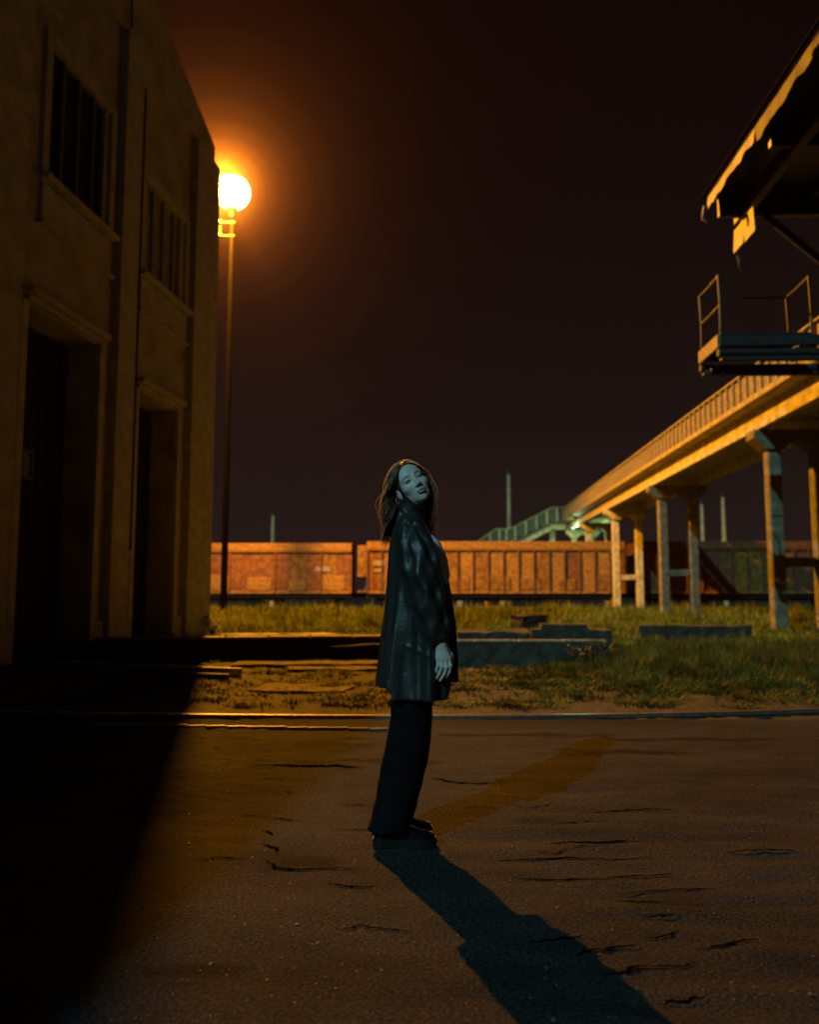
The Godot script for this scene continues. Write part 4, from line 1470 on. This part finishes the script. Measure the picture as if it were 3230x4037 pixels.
func trouser_sdf(p: Vector3) -> float:
	var y := p.y
	var bk := table(trouser_rows, y, 1) + 0.012
	var fr := table(trouser_rows, y, 2) - 0.012
	var b := table(trouser_rows, y, 3)
	var a := (fr - bk) * 0.5
	var x := p.x - (fr + bk) * 0.5
	var d := 1e9
	for z in [0.083, -0.088]:
		var off := 0.0 if z > 0 else 0.012
		var v := Vector2((x - off) / a, (p.z - z) / b)
		d = smin(d, (v.length() - 1.0) * minf(a, b), 0.03)
	d += n1.get_noise_3d(p.x * 8.0, p.y * 3.0, p.z * 8.0) * 0.010 + n2.get_noise_3d(p.x * 14.0, p.y * 16.0, p.z * 14.0) * 0.005
	d = smax(d, 0.074 - 0.05 * minf(p.x + 0.06, 0.0) * -1.0 - y, 0.006)
	return smax(d, y - 0.9, 0.01)

func hair_cap_sdf(h: Vector3) -> float:
	var d := ell(h - Vector3(0, 0.032, -0.020), Vector3(0.081, 0.096, 0.101))
	d = smin(d, ell(h - Vector3(0, -0.045, -0.055), Vector3(0.074, 0.085, 0.062)), 0.05)
	d = smin(d, cap(HC + HB * h, HC + HB * Vector3(0, -0.06, -0.045), Vector3(0.030, 1.475, 0.012), 0.064, 0.072), 0.03)
	d += n3.get_noise_3d(h.x * 60.0, h.y * 12.0, h.z * 30.0) * 0.006 + absf(h.x) * 0.0
	d = smax(d, -ell(h - Vector3(0, -0.038, 0.088), Vector3(0.073, 0.118, 0.096)), 0.012)
	return smax(d, -ell(Vector3(absf(h.x), h.y, h.z) - Vector3(0.092, -0.022, 0.004), Vector3(0.030, 0.034, 0.030)), 0.01)

func shoe(parent: Node3D, z: float, dx: float, leather: Material, rubber: Material) -> void:
	var rows := [   # x, half width, top of upper
		[-0.128, 0.020, 0.085], [-0.120, 0.030, 0.100], [-0.09, 0.036, 0.108], [-0.04, 0.037, 0.112], [0.005, 0.038, 0.102], [0.04, 0.042, 0.082], [0.075, 0.046, 0.068], [0.105, 0.045, 0.062], [0.130, 0.036, 0.056], [0.142, 0.022, 0.046]]
	var st := new_st()
	st.set_smooth_group(0)
	var ring := func(r: Array, grow: float, y0: float, y1: float, n: int) -> Array:
		var out := []
		for k in n + 1:
			var a := PI * k / n
			var yy := y0 + (y1 - y0) * pow(sin(a), 0.55)
			out.append(Vector3(r[0] + dx, yy, z + cos(a) * (r[1] + grow)))
		return out
	for i in rows.size() - 1:
		var a: Array = ring.call(rows[i], 0.0, 0.028, rows[i][2], 12)
		var b: Array = ring.call(rows[i + 1], 0.0, 0.028, rows[i + 1][2], 12)
		for k in 12:
			quad(st, a[k], b[k], b[k + 1], a[k + 1])
	for e in [0, rows.size() - 1]:
		var a: Array = ring.call(rows[e], 0.0, 0.028, rows[e][2], 12)
		for k in range(1, 12):
			if e == 0: tri(st, a[0], a[k], a[k + 1])
			else: tri(st, a[0], a[k + 1], a[k])
	var s := obj("shoe", st, leather, parent)
	st = new_st()
	st.set_smooth_group(-1)
	var poly := PackedVector2Array()
	for r in rows: poly.append(Vector2(r[0] + dx + (-0.004 if r[0] < 0 else 0.005), r[1] + 0.006))
	for i in rows.size():
		var r: Array = rows[rows.size() - 1 - i]
		poly.append(Vector2(r[0] + dx + (-0.004 if r[0] < 0 else 0.005), -r[1] - 0.006))
	# polygon lies in x-y; turn it so that it lies on the ground
	prism(st, poly, 0.0, 0.034, Transform3D(Basis(Vector3.RIGHT, -PI / 2), Vector3(0, 0, z)))
	obj("sole", st, rubber, s)

func strands(n: int, fly: bool) -> SurfaceTool:
	var g := RandomNumberGenerator.new()
	g.seed = 78 if fly else 77
	var st := new_st()
	st.set_smooth_group(-1)
	var c0 := Vector3(0, 0.032, -0.020)
	var rr := Vector3(0.086, 0.101, 0.107) * (1.03 if fly else 0.97)
	var made := 0
	while made < n:
		var v := Vector3(g.randfn(), g.randfn(), g.randfn()).normalized()
		var h := c0 + v * rr
		if ell(h - Vector3(0, -0.038, 0.088), Vector3(0.075, 0.122, 0.097)) < 0.0 or v.y < -0.55:
			continue
		made += 1
		var side := signf(h.x + g.randfn(0, 0.006))
		var dir := (HB * (Vector3(side * 0.6, -0.5, -0.45) - v * Vector3(side * 0.6, -0.5, -0.45).dot(v))).normalized()
		var p := HC + HB * h
		var steps := 15
		var ln := g.randf_range(0.0135, 0.019)
		var wave := g.randf() * TAU
		var stray := fly or g.randf() < 0.10
		var pts := []
		for i in steps:
			pts.append(p)
			if i < 4:
				dir += HB * (v * 0.05)
			if i > 11:
				var away := Vector3(p.x - 0.03, 0.0, p.z)
				dir += away.normalized() * 0.20
			dir = (dir + Vector3(0, -0.46, 0) + Vector3(g.randfn(), g.randfn() * 0.4, g.randfn()) * (0.10 if stray else 0.06)).normalized()
			p += dir * ln
			p += Vector3(cos(wave + i * 0.7), 0, sin(wave + i * 0.7)) * (0.0025 if i < 6 else 0.0085)
			var q := to_head(p)
			var e := (q - c0) / (rr * (1.01 + 0.035 * sin(wave)))
			if e.length() < 1.0:
				q = c0 + e.normalized() * rr * (1.01 + 0.035 * sin(wave))
			# keep off the face: hair parts to either side
			var f := (q - Vector3(0, -0.04, 0.07)) / Vector3(0.080, 0.13, 0.088)
			if f.length() < 1.0 and q.z > -0.02:
				q.x = side * maxf(absf(q.x), 0.080 * sqrt(maxf(0.0, 1.0 - f.y * f.y - f.z * f.z * 0.4)))
			if q.x < -0.05 and q.y < 0.03 and q.y > -0.07 and q.z > -0.032:   # tucked behind her right ear
				q.z = -0.032
			p = HC + HB * q
			# drape over neck and shoulders
			if p.y < 1.50:
				var r := lerpf(0.135, 0.075, smoothstep(1.36, 1.50, p.y))
				var o := Vector2(p.x - 0.03, p.z * 0.75)
				if o.length() < r:
					o = o.normalized() * r
					p.x = 0.03 + o.x
					p.z = o.y / 0.75
		var w0 := g.randf_range(0.0008, 0.0014) if fly else g.randf_range(0.0012, 0.0026)
		var radii := []
		for i in steps:
			radii.append(w0 * (1.0 - 0.75 * pow(float(i) / (steps - 1), 2.0)))
		tube(st, pts, radii, 3, false)
	return st

func person() -> void:
	var skin := StandardMaterial3D.new()
	skin.vertex_color_use_as_albedo = true
	skin.roughness = 0.5
	skin.metallic_specular = 0.45
	var V := PackedVector3Array()
	var I := PackedInt32Array()
	var r := nets(V, I, Vector3(-0.2, 0.02, -0.32), Vector3(0.3, 1.55, 0.32), 0.016, func(p: Vector3) -> float: return maxf(body_sdf(p), p.y - 1.5))
	V = r[0]; I = r[1]
	var body_n := V.size()
	# the head in its own axes on a fine grid, with the upper neck
	r = nets(V, I, Vector3(-0.1, -0.17, -0.12), Vector3(0.1, 0.13, 0.125), 0.003, func(h: Vector3) -> float: return smax(smin(head_sdf(h), neck_sdf(HC + HB * h), 0.02), -0.155 - h.y, 0.004))
	V = r[0]; I = r[1]
	var C := PackedColorArray()
	C.resize(V.size())
	var tone := Color(0.50, 0.41, 0.36)
	for i in body_n:
		C[i] = tone
	for i in range(body_n, V.size()):
		var h := V[i]
		var q := Vector3(absf(h.x), h.y, h.z)
		var c := tone
		if h.z > 0.03:
			var lip := smoothstep(1.15, 0.85, Vector2(q.x / 0.022, (h.y + 0.0715) / 0.0125).length())
			c = c.lerp(Color(0.34, 0.17, 0.155), lip)
			var brow := smoothstep(1.2, 0.7, Vector2((q.x - 0.032) / 0.020, (h.y - 0.0225 + absf(q.x - 0.034) * 0.15) / 0.0042).length())
			c = c.lerp(Color(0.035, 0.022, 0.015), brow * 0.9)
			var lid := smoothstep(1.25, 0.8, Vector2((q.x - 0.031) / 0.0155, (h.y + 0.002) / 0.0072).length())
			c = c.lerp(Color(0.03, 0.02, 0.016), lid * 0.92)
			var nos := smoothstep(1.3, 0.7, Vector2((q.x - 0.0065) / 0.0045, (h.y + 0.0485) / 0.004).length())
			c = c.lerp(Color(0.06, 0.03, 0.025), nos)
		C[i] = c
		V[i] = HC + HB * h
	# hands on grids of their own
	var hs := V.size()
	r = nets(V, I, Vector3(0.11, 0.70, 0.17), Vector3(0.25, 0.95, 0.27), 0.003, hand_sdf)
	V = r[0]; I = r[1]
	while C.size() < V.size():
		C.append(tone)
	var he := V.size()
	var i0 := I.size()
	for i in range(hs, he):   # the other hand mirrors it
		V.append(V[i] * Vector3(1, 1, -1))
	for i in range(0, i0, 3):
		if I[i] >= hs:
			I.append_array([I[i] + he - hs, I[i + 2] + he - hs, I[i + 1] + he - hs])
	while C.size() < V.size():
		C.append(tone)
	var w := put("person", net_mesh(V, I, C), skin, self, Vector3(-0.03, 0.004, -3.83))
	tag(w, "woman in a long dark open jacket standing side-on, head tipped back towards us", "person")

	V = PackedVector3Array(); I = PackedInt32Array()
	r = nets(V, I, Vector3(-0.18, 0.60, -0.33), Vector3(0.33, 1.53, 0.33), 0.0095, jacket_sdf)
	var jm := plain_mat(0.021, 0.019, 0.017, 0.43)
	jm.heightmap_enabled = true
	jm.heightmap_texture = noise_tex(256, 0.05, 303, Color(0, 0, 0), Color(1, 1, 1), 4)
	jm.heightmap_scale = 0.12
	jm.uv1_triplanar = true
	jm.uv1_scale = Vector3(6, 6, 6)
	put("jacket", net_mesh(r[0], r[1]), jm, w)

	V = PackedVector3Array(); I = PackedInt32Array()
	r = nets(V, I, Vector3(-0.22, 0.03, -0.24), Vector3(0.2, 0.95, 0.24), 0.011, trouser_sdf)
	var tm := plain_mat(0.0042, 0.0044, 0.0052, 0.9)
	tm.metallic_specular = 0.22
	put("trousers", net_mesh(r[0], r[1]), tm, w)

	# pale shirt showing at the open front
	V = PackedVector3Array(); I = PackedInt32Array()
	var shirt := func(p: Vector3) -> float:
		var fr := table([[0.9, 0.17], [1.1, 0.19], [1.19, 0.217], [1.26, 0.208], [1.33, 0.180], [1.40, 0.12], [1.46, 0.09]], p.y)
		var a := (fr + 0.02) * 0.5
		var v := Vector2((p.x - (fr - 0.02) * 0.5) / a, p.z / 0.135)
		return smax((pow(pow(absf(v.x), 3.5) + pow(absf(v.y), 3.5), 1.0 / 3.5) - 1.0) * minf(a, 0.135), absf(p.y - 1.17) - 0.27, 0.01)
	r = nets(V, I, Vector3(-0.06, 0.88, -0.17), Vector3(0.25, 1.48, 0.17), 0.011, shirt)
	put("shirt", net_mesh(r[0], r[1]), plain_mat(0.62, 0.76, 0.88, 0.8), w)

	# hair
	V = PackedVector3Array(); I = PackedInt32Array()
	r = nets(V, I, Vector3(-0.13, -0.24, -0.16), Vector3(0.13, 0.15, 0.13), 0.0045, hair_cap_sdf)
	V = r[0]
	for i in V.size():
		V[i] = HC + HB * V[i]
	var hm := plain_mat(0.014, 0.007, 0.004, 0.5)
	var hair := put("hair", net_mesh(V, r[1]), hm, w)
	var sm := plain_mat(0.026, 0.011, 0.005, 0.28)
	sm.metallic_specular = 0.42
	sm.backlight_enabled = true
	sm.backlight = Color(0.35, 0.35, 0.35)
	var hs2 := obj("hair_strands", strands(1500, false), sm, hair)
	hs2.set_meta("kind", "stuff")
	var fm := plain_mat(0.48, 0.16, 0.03, 0.28)  # orange rim light from the floodlight put into the strand colour
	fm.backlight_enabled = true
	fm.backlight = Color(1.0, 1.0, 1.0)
	var hs3 := obj("loose_rim_hair", strands(650, true), fm, hair)
	hs3.set_meta("kind", "stuff")

	var leather := plain_mat(0.004, 0.004, 0.004, 0.22)
	var rubber := plain_mat(0.004, 0.004, 0.004, 0.5)
	shoe(w, 0.078, 0.0, leather, rubber)
	shoe(w, -0.085, -0.012, leather, rubber)
